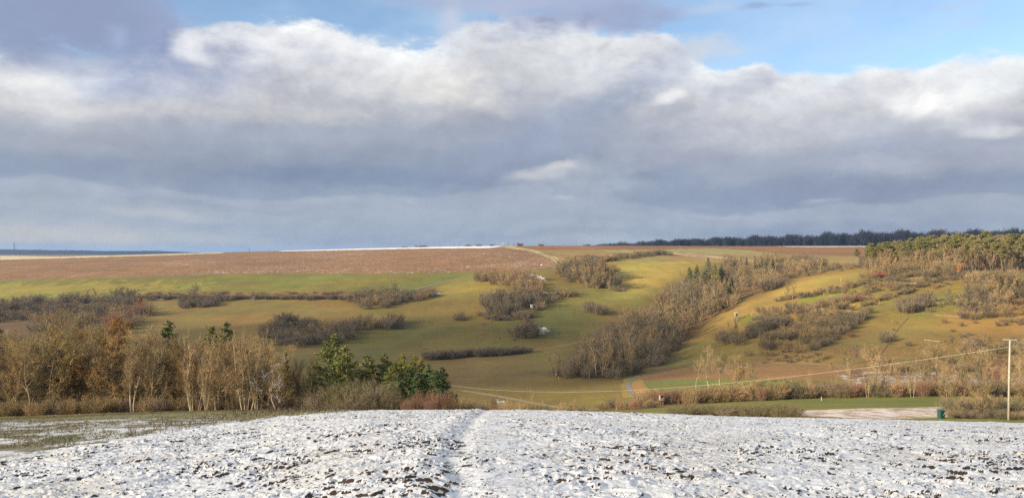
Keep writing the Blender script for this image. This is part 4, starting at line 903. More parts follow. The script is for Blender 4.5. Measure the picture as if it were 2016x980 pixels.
for px, Y, top, k in ((915, 84, 782, 'brownbush0'), (930, 88, 786, 'thicket0'), (950, 90, 790, 'brownbush1'), (970, 88, 792, 'redbush0'), (990, 92, 794, 'brownbush0'), (1012, 90, 785, 'brownbush1'), (1030, 95, 792, 'thicket1'), (1048, 92, 788, 'brownbush0'), (1068, 95, 796, 'thicket2'), (1120, 98, 788, 'brownbush1'), (1138, 98, 796, 'thicket0'), (1095, 96, 800, 'brownbush0')):
    at_top(k, px, Y, top, 'crest_shrub', 'bare brown shrub just behind the snowy crest, ' + ('left of the snow patch' if px < 980 else 'by the thin pale tree' if px < 1080 else 'left of the forked tree'), 'shrub', 'bare shrubs behind the crest in the middle', 1.2)
at_top('deadpale', 1045, 100, 762, 'bare_tree', 'thin pale bare tree poking up behind the snowy crest', 'tree', None, .7)
at_top('deadpale', 1212, 104, 776, 'bare_tree', 'small pale forked tree left of the red roofed hide', 'tree', None, 1.1)
at_top('redtree0', 972, 104, 776, 'bare_tree', 'small red leaved tree beside the snow patch behind the crest', 'tree', None, .6)

# ---------------------------------------------------------------- valley bottom on the right
for px, py, h, k, w, lab in [
    (1395, 766, 86, 'ash1', 1.45, 'tallest pale bare tree with wide fan crown above the valley hedge'),
    (1418, 762, 72, 'ash2', 1.3, 'darker bare tree leaning against the tallest pale one'),
    (1450, 766, 68, 'ochre0', 1.1, 'yellowish bare tree right of the tallest pale one'),
    (1485, 768, 60, 'poplar0', 1.3, 'orange tinted bare tree, third of the valley group'),
    (1370, 764, 48, 'deadpale', 1.1, 'small pale tree at the left of the valley group'),
    (1560, 768, 42, 'deadpale', .8, 'small pale forked tree by the dark green shrub'),
    (1592, 770, 44, 'ash1', .7, 'slim pale tree, next after the small forked one'),
    (1865, 798, 78, 'oak0', .95, 'young bare tree standing in the meadow beside the green booth'),
]: on_ground(k, px, py, h, 'bare_tree', lab, 'tree', None, w, 90, 300)
r = np.random.default_rng(11)
rowalong([(1635, 778), (1760, 777), (2060, 776)], 16, ['poplar0', 'poplar1', 'aspen1', 'ash2'], (45, 82), 'creekside_tree', 'thin pale stemmed tree in the belt beyond the green meadow', 'tree', 'thin trees in the belt beyond the meadow', 120, 300, (.6, .9), 6)
rowalong([(1760, 775), (2100, 770)], 10, ['oak1', 'oak2', 'fartree1'], (50, 76), 'belt_tree', 'grey brown bare tree in the belt beyond the meadow', 'tree', 'grey brown trees in the belt beyond the meadow', 120, 300, (.7, 1.0), 6)
rowalong([(1262, 797), (1330, 795), (1420, 790), (1500, 787)], 26, ['redbush0', 'redbush1', 'brownbush0', 'brownbush1', 'thicket1'], (26, 38), 'hedge_shrub', 'reddish brown shrub in the hedge behind the red roofed hide', 'shrub', 'reddish brown hedge behind the hide', 90, 300, (1.0, 1.5), 3)
rowalong([(1480, 788), (1560, 785)], 9, ['brownbush0', 'ochre0', 'thicket2'], (28, 42), 'round_shrub', 'orange brown round shrub at the hedge end beside the meadow', 'shrub', 'orange brown shrubs at the hedge end', 90, 300, (.9, 1.2), 3)
rowalong([(1550, 784), (1700, 780), (1850, 778), (2080, 778)], 46, ['brownbush0', 'redbush0', 'redbush1', 'thicket0', 'brownbush1'], (24, 36), 'belt_shrub', 'brown shrub in the long thicket beyond the green meadow', 'shrub', 'long brown thicket beyond the green meadow', 90, 300, (1.0, 1.6), 3)
rowalong([(1330, 818), (1450, 818), (1560, 819)], 24, ['olivebush0', 'olivebush1', 'thicket0', 'olivebush1'], (17, 25), 'low_hedge_bush', 'low olive brown bush in the rounded hedge at the edge of the snow', 'bush', 'low hedge at the edge of the snow', 85, 150, (1.6, 2.3), 4)
rowalong([(1870, 818), (1930, 818), (2000, 817), (2100, 817)], 20, ['oak3', 'oak2', 'gnarled', 'thicket1', 'brownbush1'], (26, 46), 'orchard_shrub', 'leafless orchard tree with dark stem behind the power pole', 'fruit tree', 'orchard trees behind the power pole', 85, 150, (1.0, 1.4), 4)
rowalong([(1866, 822), (1960, 822), (2090, 824)], 16, ['thicket0', 'thicket2', 'brownbush0'], (10, 18), 'bramble_shrub', 'low dark bramble along the foot of the orchard trees', 'shrub', 'low brambles below the orchard trees', 80, 150, (1.8, 2.4), 4)
rowalong([(1180, 806), (1250, 803), (1300, 801)], 9, ['brownbush0', 'redbush1', 'thicket1'], (14, 24), 'roadside_shrub', 'small brown shrub between the road and the low meadow', 'shrub', 'small shrubs left of the hide', 90, 300, (1.0, 1.5), 4)

# ---------------------------------------------------------------- the central wood in the valley
WOODP = [(1085, 742), (1140, 746), (1190, 747), (1240, 738), (1298, 716), (1343, 674), (1385, 650), (1418, 614), (1466, 588), (1380, 585), (1300, 625), (1230, 655), (1175, 690), (1140, 715)]
scatter(WOODP, 190, ['fartree0', 'farslim1', 'fartree1', 'fartree0', 'fartree1', 'fardark', 'fartree2', 'fartree3', 'farpale2', 'scrub0', 'scrub2'], (22, 60), 'valley_tree', 'bare grey brown tree in the wood that fills the valley', 'tree', 'bare trees of the valley wood', 280, 900, (.8, 1.1), 5)
scatter([(1420, 614), (1470, 588), (1545, 562), (1600, 545), (1630, 528), (1560, 520), (1450, 522), (1380, 545), (1330, 570), (1300, 600), (1340, 612)], 120, ['fartree2', 'farslim1', 'fartree0', 'fartree3', 'farpale0', 'scrub1', 'fartree1', 'scrubbrown0'], (16, 40), 'upper_wood_tree', 'bare light brown tree in the upper end of the valley wood', 'tree', 'bare trees at the upper end of the valley wood', 380, 1000, (.85, 1.15), 4)
scatter([(1090, 742), (1185, 748), (1240, 741), (1300, 718), (1345, 678), (1330, 672), (1230, 724), (1100, 730)], 34, ['scrub0', 'scrub1', 'scrubdark0', 'scrubdark1', 'scrub2'], (16, 26), 'wood_edge_shrub', 'dark shrub along the lower edge of the valley wood', 'shrub', 'dark shrubs along the lower edge of the valley wood', 280, 700, (1.0, 1.4), 5)
for px, py, h, k, w, lab in [
    (1180, 742, 92, 'farpale0', 1.0, 'tall pale multi stemmed tree at the lower left of the valley wood'),
    (1248, 732, 84, 'farpale1', 1.35, 'broad pale crowned tree in the lower middle of the valley wood'),
    (1222, 712, 80, 'fartree2', .8, 'straight pale tree between the two broad pale crowns'),
    (1350, 655, 32, 'farrust', 1.2, 'rust leaved round tree at the right edge of the valley wood'),
    (1305, 640, 50, 'farpale2', 1.1, 'ochre tinted tree left of the rust leaved one'),
    (1280, 700, 60, 'fartree0', 1.0, 'brown bare tree behind the broad pale crown'),
]: on_ground(k, px, py, h, 'bare_tree', lab, 'tree', None, w, 280, 900)
for px, py, h, k, w in [(1357, 560, 36, 'farspruce_olive', 1.0), (1372, 555, 34, 'farspruce', 1.0), (1394, 548, 42, 'farspruce', .9), (1386, 568, 34, 'farspruce_olive', 1.1), (1408, 560, 40, 'farspruce_olive', 1.0), (1350, 575, 30, 'farspruce', 1.0), (1420, 556, 36, 'farspruce', 1.0), (1372, 585, 34, 'farspruce_olive', 1.0),
                        (1400, 578, 30, 'farspruce_olive', 1.0), (1428, 585, 36, 'farspruce_olive', .9)]:
    on_ground(k, px, py, h, 'valley_spruce', 'green conifer in the clump amid the bare valley wood', 'conifer', 'green conifers amid the valley wood', w * 1.1, 400, 1000)
on_ground('farspruce_dark', 1440, 596, 50, 'valley_spruce', 'tall dark spruce at the right edge of the valley wood', 'spruce', None, 1.1, 400, 900)
for px, py, h, k, w in [(1470, 530, 24, 'farspruce_dark', 1), (1486, 530, 24, 'farspruce', 1), (1500, 532, 24, 'farspruce_dark', 1), (1510, 535, 26, 'farspruce', 1), (1522, 536, 24, 'farspruce_dark', 1), (1452, 530, 20, 'farspruce', 1.1), (1516, 540, 24, 'farspruce', 1)]:
    on_ground(k, px, py, h, 'ridge_spruce', 'small dark conifer in the row at the top of the valley wood', 'conifer', 'dark conifers at the top of the valley wood', w, 400, 1100)

# ---------------------------------------------------------------- scrub and copses on the opposite slope
S3 = ['scrub0', 'scrub1', 'scrub2']; SB = ['scrubbrown0', 'scrubbrown1', 'scrub1']; SD = ['scrubdark0', 'scrubdark1', 'scrub0']
scatter([(-60, 605), (120, 592), (265, 586), (262, 600), (215, 618), (120, 628), (-60, 640)], 95, SD + S3 + ['fartree1'], (10, 26), 'slope_shrub', 'dark grey shrub in the long band under the upper green meadow', 'shrub', 'dark shrub band under the green meadow', 420, 900, (1.1, 1.6), 7)
scatter([(60, 630), (270, 600), (300, 625), (250, 660), (60, 665)], 34, SB + ['scrubred'], (16, 28), 'brown_scrub', 'reddish brown scrub on the slope behind the left wood', 'shrub', 'reddish brown scrub behind the left wood', 400, 900, (1.1, 1.5), 7)
on_ground('farrust', 275, 612, 26, 'bare_tree', 'reddish bare tree where the dark shrub band ends', 'tree', None, 1.0, 400, 900)
rowalong([(285, 588), (360, 588), (480, 588), (590, 588), (690, 589)], 74, SD, (6, 11), 'track_shrub', 'low dark shrub along the snowy track on the slope', 'shrub', 'low dark shrubs along the snowy track', 450, 900, (1.6, 2.4), 3)
rowalong([(270, 580), (480, 578), (690, 579)], 34, SB + ['scrubred'], (4, 7), 'bank_shrub', 'low brown bramble on the bank above the snowy track', 'shrub', 'brown brambles on the bank above the track', 450, 900, (1.6, 2.4), 3)
scatter([(352, 608), (370, 590), (470, 588), (440, 600), (395, 610)], 26, SD, (10, 17), 'track_bush', 'dark bush in the dense clump below the snowy track', 'bush', 'dark clump below the snowy track', 450, 900, (1.2, 1.6), 5)
scatter([(690, 592), (730, 612), (790, 598), (862, 584), (850, 576), (760, 580), (700, 580)], 44, SB + S3 + SD, (12, 20), 'track_end_bush', 'grey brown bush in the clump at the end of the track', 'bush', 'bush clump at the end of the track', 450, 900, (1.2, 1.6), 5)
on_ground('lonetree', 383, 581, 25, 'spreading_tree', 'lone dark spreading tree at the lower edge of the green meadow', 'tree', None, 1.35, 450, 900)
on_ground('fartree1', 716, 586, 24, 'bare_tree', 'thin grey bare tree in the bush clump left of the lone round tree', 'tree', None, 1.2, 450, 900)
on_ground('farrust', 775, 580, 12, 'ivy_stump', 'brown ivied base of the lone round tree at the track', 'shrub', None, .9, 450, 900)
on_ground('lonetree', 774, 582, 33, 'bare_tree', 'lone round crowned tree beside the track above the bush clump', 'tree', None, .9, 450, 900)
scatter([(515, 680), (560, 682), (640, 682), (690, 672), (725, 650), (800, 646), (803, 636), (770, 634), (700, 640), (560, 640), (520, 650)], 80, S3 + SB + SD + ['fartree1', 'fardark', 'fargnarl'], (11, 29), 'midslope_shrub', 'grey brown shrub in the long thicket in the middle of the slope', 'shrub', 'long thicket in the middle of the slope', 380, 800, (1.1, 1.5), 6)
rowalong([(838, 708), (900, 704), (980, 698), (1040, 693)], 36, S3 + SD, (13, 20), 'hedge_bush', 'dark bush in the narrow hedge across the lower meadow', 'bush', 'narrow hedge across the lower meadow', 320, 700, (1.2, 1.6), 3)
scatter([(895, 632), (950, 630), (1040, 634), (1045, 622), (960, 618), (900, 626)], 26, SD + S3, (9, 15), 'thicket_bush', 'low dark bush along the foot of the slope copse', 'bush', 'low bushes at the foot of the slope copse', 400, 800, (1.2, 1.6), 4)
scatter([(945, 622), (1030, 625), (1050, 606), (1040, 590), (960, 600)], 24, ['scrubdark0', 'fardark', 'scrub1', 'fardark'], (24, 34), 'copse_bush', 'dark rounded bush in the middle of the slope copse', 'bush', 'dark rounded bushes of the slope copse', 400, 800, (1.0, 1.4), 5)
scatter([(935, 556), (975, 562), (985, 588), (1010, 600), (1060, 606), (1080, 590), (1070, 565), (1035, 548), (1000, 545), (940, 548)], 46, SB + ['fartree0', 'fartree2', 'farochre', 'scrubred', 'fargnarl'], (16, 26), 'orchard_scrub', 'brown twiggy scrub tree in the upper part of the slope copse', 'shrub', 'brown scrub in the upper slope copse', 400, 900, (1.0, 1.4), 5)
scatter([(1050, 606), (1060, 612), (1090, 596), (1130, 580), (1120, 574), (1070, 585)], 22, SB + S3, (9, 16), 'copse_shrub', 'low brown shrub trailing right from the slope copse', 'shrub', 'low shrubs trailing from the slope copse', 400, 900, (1.1, 1.5), 4)
on_ground('fargnarl', 1038, 552, 25, 'bare_tree', 'wide bare tree at the top of the slope copse beside the snow patch', 'tree', None, 1.1, 450, 900)
on_ground('farpale1', 1030, 592, 34, 'bare_tree', 'pale forked tree inside the slope copse above the small white hide', 'tree', None, .8, 450, 900)
scatter([(1012, 664), (1035, 668), (1058, 660), (1050, 652), (1018, 654)], 12, S3 + ['fardark'], (18, 30), 'island_bush', 'grey bush in the small round clump left of the snow patch', 'bush', 'small round clump in the meadow', 380, 800, (1.0, 1.3), 5)
on_ground('fartree3', 1036, 662, 44, 'bare_tree', 'bare tree rising from the small round clump in the meadow', 'tree', None, 1.0, 380, 800)
scatter([(1102, 545), (1120, 552), (1150, 563), (1190, 572), (1222, 574), (1215, 555), (1180, 535), (1130, 528)], 46, ['fartree0', 'fartree1', 'farpale0', 'scrubbrown0', 'scrub1', 'fartree3'], (26, 38), 'copse_tree', 'grey brown bare tree in the triangular copse below the plateau', 'tree', 'triangular copse below the plateau', 450, 1000, (.9, 1.2), 5)
rowalong([(1170, 562), (1200, 570), (1232, 573)], 9, SB, (7, 10), 'copse_fringe_shrub', 'low brown shrub at the right foot of the triangular copse', 'shrub', 'shrubs at the foot of the triangular copse', 450, 1000, (1.3, 1.7), 4)
rowalong([(1150, 512), (1190, 514), (1230, 509), (1270, 505), (1318, 500)], 36, SB + S3, (8, 13), 'upper_hedge_bush', 'brown bush in the hedge running up to the plateau track', 'bush', 'hedge running up to the plateau track', 500, 1300, (1.3, 1.8), 4)
scatter([(1155, 612), (1185, 622), (1188, 612), (1160, 602)], 9, S3 + SD, (13, 20), 'lone_bush', 'grey bush in the little clump left of the valley wood', 'bush', 'little clump left of the valley wood', 400, 800, (1.0, 1.3), 5)

# ---------------------------------------------------------------- right-hand hillside: orchards, hedges, terrace scrub
HS = S3 + SB
on_ground('farochre', 1560, 590, 38, 'bare_tree', 'ochre wide crowned tree on the hillside above the snowy wall', 'tree', None, 1.3, 250, 900)
on_ground('fartree2', 1548, 588, 34, 'bare_tree', 'yellowish bare tree beside the ochre wide crowned one', 'tree', None, 1.1, 250, 900)
rowalong([(1530, 592), (1600, 583), (1660, 570), (1720, 556), (1790, 545)], 34, HS, (8, 13), 'terrace_shrub', 'brown shrub along the upper terrace wall on the hillside', 'shrub', 'shrubs along the upper terrace wall', 250, 900, (1.2, 1.7), 5)
scatter([(1480, 615), (1540, 612), (1600, 602), (1680, 590), (1690, 600), (1620, 625), (1540, 645), (1490, 640)], 58, HS + ['farochre', 'fartree1', 'fargnarl'], (6, 21), 'orchard_shrub', 'grey brown scrubby fruit tree on the middle terraces', 'fruit tree', 'scrubby fruit trees on the middle terraces', 250, 900, (1.0, 1.4), 7)
rowalong([(1420, 676), (1460, 672), (1500, 650), (1540, 640)], 20, S3 + ['scrubdark0', 'fartree0'], (16, 26), 'bank_bush', 'grey bush on the bank above the lower hillside meadow', 'bush', 'bushes above the lower hillside meadow', 250, 900, (1.0, 1.4), 8)
on_ground('farpale0', 1442, 675, 52, 'bare_tree', 'pale leaning tree on the bank right of the valley wood', 'tree', None, .9, 250, 900)
scatter([(1500, 690), (1560, 695), (1620, 688), (1650, 660), (1690, 625), (1640, 615), (1560, 650), (1510, 665)], 50, S3 + SB + ['farochre', 'fartree1', 'fartree3', 'fargnarl'], (8, 28), 'hillside_bush', 'grey brown bush in the broad diagonal thicket on the hillside', 'bush', 'broad diagonal thicket on the hillside', 250, 900, (1.1, 1.5), 8)
rowalong([(1600, 690), (1640, 668), (1680, 640), (1705, 618)], 20, SD + S3, (12, 18), 'thicket_edge_bush', 'dark bush on the right edge of the diagonal thicket', 'bush', 'dark right edge of the diagonal thicket', 250, 900, (1.1, 1.5), 4)
rowalong([(1700, 602), (1750, 585), (1800, 572)], 20, HS, (7, 12), 'terrace_bush', 'small brown bush on the terrace edge above the green slope', 'bush', 'small bushes on the terrace edge', 250, 900, (1.2, 1.7), 4)
scatter([(1500, 716), (1620, 716), (1640, 700), (1580, 690), (1510, 700)], 22, SB, (5, 14), 'lower_thicket_shrub', 'reddish brown shrub at the foot of the hillside above the ploughed strip', 'shrub', 'shrubs above the ploughed strip', 250, 500, (1.1, 1.6), 6)
scatter([(1766, 618), (1800, 618), (1838, 600), (1825, 592), (1775, 606)], 14, S3 + ['fargnarl', 'fartree1'], (18, 28), 'slope_bush', 'grey bush in the lone clump on the green hillside', 'bush', 'lone clump on the green hillside', 250, 900, (1.0, 1.3), 6)
on_ground('deadpale', 1777, 619, 26, 'bare_tree', 'whitish bare tree at the left of the lone clump', 'tree', None, 1.0, 250, 900)
scatter([(1728, 676), (1745, 676), (1760, 668), (1735, 664)], 5, S3, (13, 20), 'small_bush', 'grey bush by the dark diagonal bank low on the hillside', 'bush', 'small bushes by the diagonal bank', 230, 600, (.9, 1.1), 6)
scatter([(1885, 622), (1940, 625), (1965, 600), (1975, 570), (1940, 560), (1900, 590)], 22, S3 + ['fardark', 'fartree2', 'scrubbrown0', 'farslim1'], (14, 42), 'grove_tree', 'grey bare tree in the grove right of the lone clump', 'tree', 'grove right of the lone clump', 250, 900, (1.1, 1.5), 7)
scatter([(1880, 626), (1940, 628), (1945, 618), (1890, 616)], 8, ['scrubdark1', 'scrubbrown1'], (13, 18), 'grove_shrub', 'dark reddish bush at the foot of the grey grove', 'shrub', 'dark bushes at the foot of the grey grove', 250, 900, (1.1, 1.5), 6)
scatter([(1900, 575), (1930, 560), (2010, 560), (2010, 580), (1960, 590)], 16, ['fartree0', 'farslim0', 'scrubbrown1', 'farochre'], (28, 42), 'pasture_tree', 'brown bare tree between the grey grove and the pines', 'tree', 'brown trees between grove and pines', 250, 900, (1.0, 1.3), 7)
on_ground('farorange', 1886, 548, 30, 'bare_tree', 'small bright orange tree in front of the pine wood', 'tree', None, .9, 300, 900)
on_ground('farochre', 1757, 534, 36, 'bare_tree', 'ochre rounded tree at the foot of the pine wood near the red roofed shed', 'tree', None, 1.1, 300, 900)
rowalong([(1700, 545), (1780, 545), (1870, 545), (1960, 550)], 34, HS, (9, 18), 'wood_foot_shrub', 'grey brown shrub in the belt below the pine wood', 'shrub', 'shrub belt below the pine wood', 250, 900, (1.2, 1.7), 6)
scatter([(1690, 560), (1780, 552), (1880, 548), (1880, 560), (1780, 572), (1700, 575)], 26, HS, (7, 12), 'terrace_scrub', 'low grey scrub on the stony terraces below the pine wood', 'shrub', 'low scrub on the stony terraces', 250, 900, (1.2, 1.7), 8)
scatter([(1960, 640), (2030, 640), (2040, 590), (1990, 600)], 12, SB + ['scrubred'], (8, 15), 'right_slope_shrub', 'reddish brown shrub at the right edge of the hillside', 'shrub', 'shrubs at the right edge of the hillside', 250, 900, (1.2, 1.6), 8)
scatter([(1830, 680), (1930, 680), (2080, 690), (2080, 740), (1980, 735), (1860, 715)], 30, ['fardark', 'fartree1', 'scrub1', 'scrubbrown0', 'fartree3'], (20, 38), 'lower_slope_tree', 'dull brown bare tree on the lower slope left of the power pole', 'tree', 'bare trees on the lower slope near the pole', 220, 500, (.9, 1.3), 9)
rowalong([(1720, 728), (1850, 728), (2000, 732), (2100, 738)], 22, S3 + SB, (9, 16), 'field_edge_shrub', 'brown shrub above the snow streaked field strip', 'shrub', 'shrubs above the snow streaked strip', 220, 420, (1.2, 1.7), 5)
scatter([(1545, 555), (1620, 538), (1690, 530), (1690, 522), (1620, 524), (1560, 545)], 20, HS, (6, 11), 'far_bank_shrub', 'brown shrub on the bank between valley wood and pines', 'shrub', 'shrubs between valley wood and pines', 400, 900, (1.2, 1.7), 5)
scatter([(1560, 530), (1625, 527), (1625, 520), (1570, 517)], 14, S3 + ['fardark'], (16, 24), 'plateau_edge_tree', 'grey bare tree at the far right tip of the valley wood', 'tree', 'far right tip of the valley wood', 500, 1100, (1.0, 1.3), 5)

scatter([(1540, 600), (1700, 545), (1880, 545), (2040, 560), (2060, 720), (1700, 715), (1640, 700), (1720, 610), (1600, 640)], 110, ['scrub0', 'scrub1', 'scrubbrown0', 'fargnarl', 'fartree1', 'farochre', 'scrubred'], (3, 12), 'scattered_shrub', 'small lone shrub dotted over the open hillside', 'shrub', 'small shrubs dotted over the hillside', 230, 900, (.9, 1.5), 10)
rowalong([(1640, 597), (1700, 580), (1760, 566), (1850, 556)], 24, HS, (4, 8), 'terrace_line_shrub', 'low brown shrub in the thin line along the middle terrace', 'shrub', 'thin shrub line along the middle terrace', 250, 900, (1.2, 1.8), 3)
rowalong([(1480, 632), (1540, 620), (1610, 600), (1690, 582)], 20, HS, (5, 9), 'terrace_line_bush', 'low grey shrub in the thin line along the lower terrace', 'shrub', 'thin shrub line along the lower terrace', 250, 900, (1.2, 1.8), 3)
scatter([(560, 640), (1000, 600), (1180, 600), (1160, 690), (900, 690), (720, 690), (320, 640)], 26, ['scrub0', 'scrubbrown0', 'fargnarl'], (1.5, 4.5), 'meadow_shrub', 'tiny shrub standing alone in the middle meadow', 'shrub', 'tiny shrubs in the middle meadow', 380, 900, (.9, 1.6), 12)

scatter([(1440, 700), (1500, 640), (1600, 600), (1700, 570), (1700, 600), (1600, 660), (1560, 710)], 60, ['scrubbrown0', 'scrubbrown1', 'scrub1', 'farochre', 'fartree1', 'scrubred'], (6, 19), 'hillside_scrub', 'light brown scrub bush among the terraces of the hillside', 'shrub', 'light brown scrub among the terraces', 240, 900, (1.0, 1.5), 6)
scatter([(1620, 745), (1700, 705), (1850, 690), (2060, 680), (2060, 775), (1640, 775)], 46, ['fartree0', 'fartree1', 'fartree3', 'farslim1', 'scrubbrown0', 'scrubred', 'fardark'], (16, 44), 'valley_edge_tree', 'thin brown tree on the valley floor between thicket and hillside', 'tree', 'brown trees between thicket and hillside', 200, 480, (.9, 1.3), 9)
scatter([(1700, 548), (1900, 545), (1900, 534), (1710, 532)], 30, ['farochre', 'fartree0', 'fartree3', 'scrubbrown0', 'farpale1'], (14, 34), 'wood_front_tree', 'light brown bare tree in the belt in front of the pines', 'tree', 'light brown belt in front of the pines', 300, 900, (1.0, 1.4), 5)
scatter([(1870, 600), (1900, 560), (2000, 540), (2040, 560), (2000, 620), (1920, 635)], 34, ['fartree0', 'fartree1', 'scrub0', 'scrubbrown1', 'fartree3'], (10, 34), 'pasture_bush', 'grey brown tree of the loose grove right of the lone clump', 'tree', 'loose grove right of the lone clump', 250, 900, (1.0, 1.4), 8)

# ---------------------------------------------------------------- pine wood on the right
FP = ['farpine0', 'farpine1', 'farpine2', 'farpine3']
edge = [(1690, 520, 30), (1712, 522, 36), (1735, 523, 40), (1760, 524, 48), (1790, 525, 54), (1815, 526, 58)]
for i, (px, py, h) in enumerate(edge + [(1840 + 19 * j, 528 + .4 * j, 62 + (j % 3) * 4) for j in range(14)]):
    on_ground(FP[i % 4], px, py + 3 * math.sin(i * 2.1), h + 3 * math.sin(i * 1.3), 'pine_tree', 'pine at the front edge of the right hand pine wood', 'pine', 'front row of the pine wood', 1.15, 400, 900)
r = np.random.default_rng(5)
for row in range(4):
    for i in range(27):
        px = 1700 + (i + r.random()) * 15.5; Y = 530 + row * 26 + 14 * r.random()
        top = np.interp(px, [1690, 1720, 1780, 1850, 1900, 2016, 2200], [492, 478, 470, 462, 462, 460, 452]) + 10 * r.random() - row * 1.0
        pinek = r.random() < (.80 if px < 1800 else .60)
        at_top(FP[r.integers(4)] if pinek else ['fartree2', 'farslim1', 'fartree0', 'farochre', 'fartree3'][r.integers(5)], px, Y, top, 'pine_tree' if pinek else 'wood_tree', 'pine in the depth of the right hand pine wood' if pinek else 'brown bare tree in the depth of the pine wood', 'pine' if pinek else 'tree', 'pines in the depth of the right hand wood' if pinek else 'bare trees in the depth of the pine wood', 1.1)
for i in range(44):
    px = 1720 + i * 8 + 6 * r.random()
    on_ground(['farslim0', 'farslim1', 'fartree3', 'fartree1', 'farochre'][r.integers(5)], px, 530 + 4 * r.random(), 30 + 26 * r.random(), 'edge_tree', 'brown bare tree among the pine trunks at the wood edge', 'tree', 'brown trees among the pine trunks', 1.0, 400, 900)
for px, py, h in ((1828, 534, 36), (1850, 530, 30), (1860, 536, 40), (1932, 520, 40), (1960, 525, 44)):
    on_ground('deadpale', px, py, h, 'pale_trunk_tree', 'pale trunk lit by the sun at the edge of the pine wood', 'tree', 'pale trunks at the edge of the pine wood', .5, 400, 900)
print('planted', time.time() - T0, len(bpy.data.objects), {k: v for k, v in COUNT.items() if v > 100})

# ================================================================ out-of-view clouds added between the sun and the land to shade parts of it
def shade_cloud_material():
    m = bpy.data.materials.new('shade_cloud_vapour'); m.use_nodes = True; g = NT(m.node_tree)
    lw = g.new('ShaderNodeLayerWeight'); lw.inputs[0].default_value = .5
    pos = g.new('ShaderNodeNewGeometry').outputs['Position']
    n = g.noise(pos, .012, 4, .6)
    dens = g.m('MULTIPLY', g.mr(lw.outputs['Facing'], .98, .62), g.mr(n, .3, .6, .22, .42))
    df = g.new('ShaderNodeBsdfDiffuse'); df.inputs[0].default_value = (.9, .9, .92, 1)
    tr = g.new('ShaderNodeBsdfTransparent'); mx = g.new('ShaderNodeMixShader'); g.put(mx.inputs[0], dens)
    g.nt.links.new(tr.outputs[0], mx.inputs[1]); g.nt.links.new(df.outputs[0], mx.inputs[2])
    o = g.new('ShaderNodeOutputMaterial'); g.nt.links.new(mx.outputs[0], o.inputs[0]); return m
M_SHADE_CLOUD = shade_cloud_material()
def cloud(tx, ty, tz, height, rx, ry, seed):
    """an unseen cloud added to cast shade on (tx, ty); rx, ry: half sizes across and along the view"""
    k = (height - tz) / sv.z; c = Vector((tx, ty, tz)) + sv * k
    bpy_me = bpy.data.meshes.new('cloud'); import bmesh
    bm = bmesh.new(); bmesh.ops.create_icosphere(bm, subdivisions=5, radius=1.0)
    co = np.array([v.co[:] for v in bm.verts]); n = fbm(co[:, 0] * 2.2 + seed, co[:, 1] * 2.2 + co[:, 2] * 1.7, seed, 4)
    for v, q in zip(bm.verts, n):
        v.co = Vector((v.co.x * rx, v.co.y * ry, v.co.z * min(rx, ry) * (.32 if v.co.z > 0 else .14))) * (.72 + .56 * q)
    for f in bm.faces: f.smooth = True
    bm.to_mesh(bpy_me); bm.free(); bpy_me.materials.append(M_SHADE_CLOUD)
    o = bpy.data.objects.new('cloud', bpy_me); COL.objects.link(o); o.location = c; o['kind'] = 'structure'
    return o
cloud(60, 8, -5, 420, 230, 62, 3)
cloud(1000, 1800, 0, 1500, 1050, 520, 5)
cloud(-110, 410, -50, 700, 300, 120, 11)
cloud(-2300, 5200, 0, 2400, 2600, 1200, 8)

# ================================================================ far forest and hills
def far_forest(name, path, dens, hgt, key, mat, depth=1, seed=0, kind='stuff'):
    """a far wood that reads as one mass: many bare crowns side by side in one mesh"""
    r = np.random.default_rng(seed); A = Acc()
    for (px0, Y0, h0), (px1, Y1, h1) in zip(path[:-1], path[1:]):
        n = max(2, int(abs(px1 - px0) * dens))
        for i in range(n):
            t = (i + r.random()) / n; px = px0 + (px1 - px0) * t; Y = (Y0 + (Y1 - Y0) * t) * (1 + .03 * depth * r.random()); h = (h0 + (h1 - h0) * t) * (.72 + .22 * r.random() + .34 * (math.sin(px * .13) * math.sin(px * .041 + 1) * .5 + .5))
            u = (px - CX) / F; x = u * Y; z = float(zterr(u, Y)); w = h * (.30 + .14 * r.random())
            ns = 10; a = r.random(ns) * 6.28; P0 = np.stack([x + np.cos(a) * w * .12, Y + np.sin(a) * w * .12, np.full(ns, z - .5)], 1)
            la = np.radians(6 + 16 * r.random(ns)); D = np.stack([np.cos(a) * np.sin(la), np.sin(a) * np.sin(la), np.cos(la)], 1)
            P, RR = grow(r, P0, D, np.full(ns, h * .8) * (.7 + .3 * r.random(ns)), np.full(ns, h * .010), 4, .06, .1, .3); ribbon(A, P, RR, r)
            S, D1, L1, R1 = kids(r, P, RR, np.full(ns, h * .8), 8, .15, 1.0, 36, .34, .8, h * .008); P1, R1 = grow(r, S, D1, L1, R1, 2, .15, .15, .5); ribbon(A, P1, R1, r)
            S, D2, L2, R2 = kids(r, P1, R1, L1, 5, .1, 1.0, 42, .5, .9, h * .008); P2, R2 = grow(r, S, D2, L2, R2, 1, .15, .1, .6); ribbon(A, P2, R2, r)
    me = A.mesh(name, MT[mat]); o = bpy.data.objects.new(name, me); COL.objects.link(o); o['kind'] = kind
    if kind == 'stuff': o['label'] = 'dark blue grey bare forest along the right horizon'; 
    return o
MT['forest'] = veg('far_bare_forest', (.040, .042, .046), (.055, .055, .058))
far_forest('distant_forest', [(1150, 2500, 17), (1230, 2300, 22), (1330, 2000, 26), (1450, 1800, 28), (1600, 1680, 31), (1700, 1620, 35), (1850, 1560, 35), (2016, 1500, 33), (2300, 1450, 33)], .75, 0, None, 'forest', 2, 4)
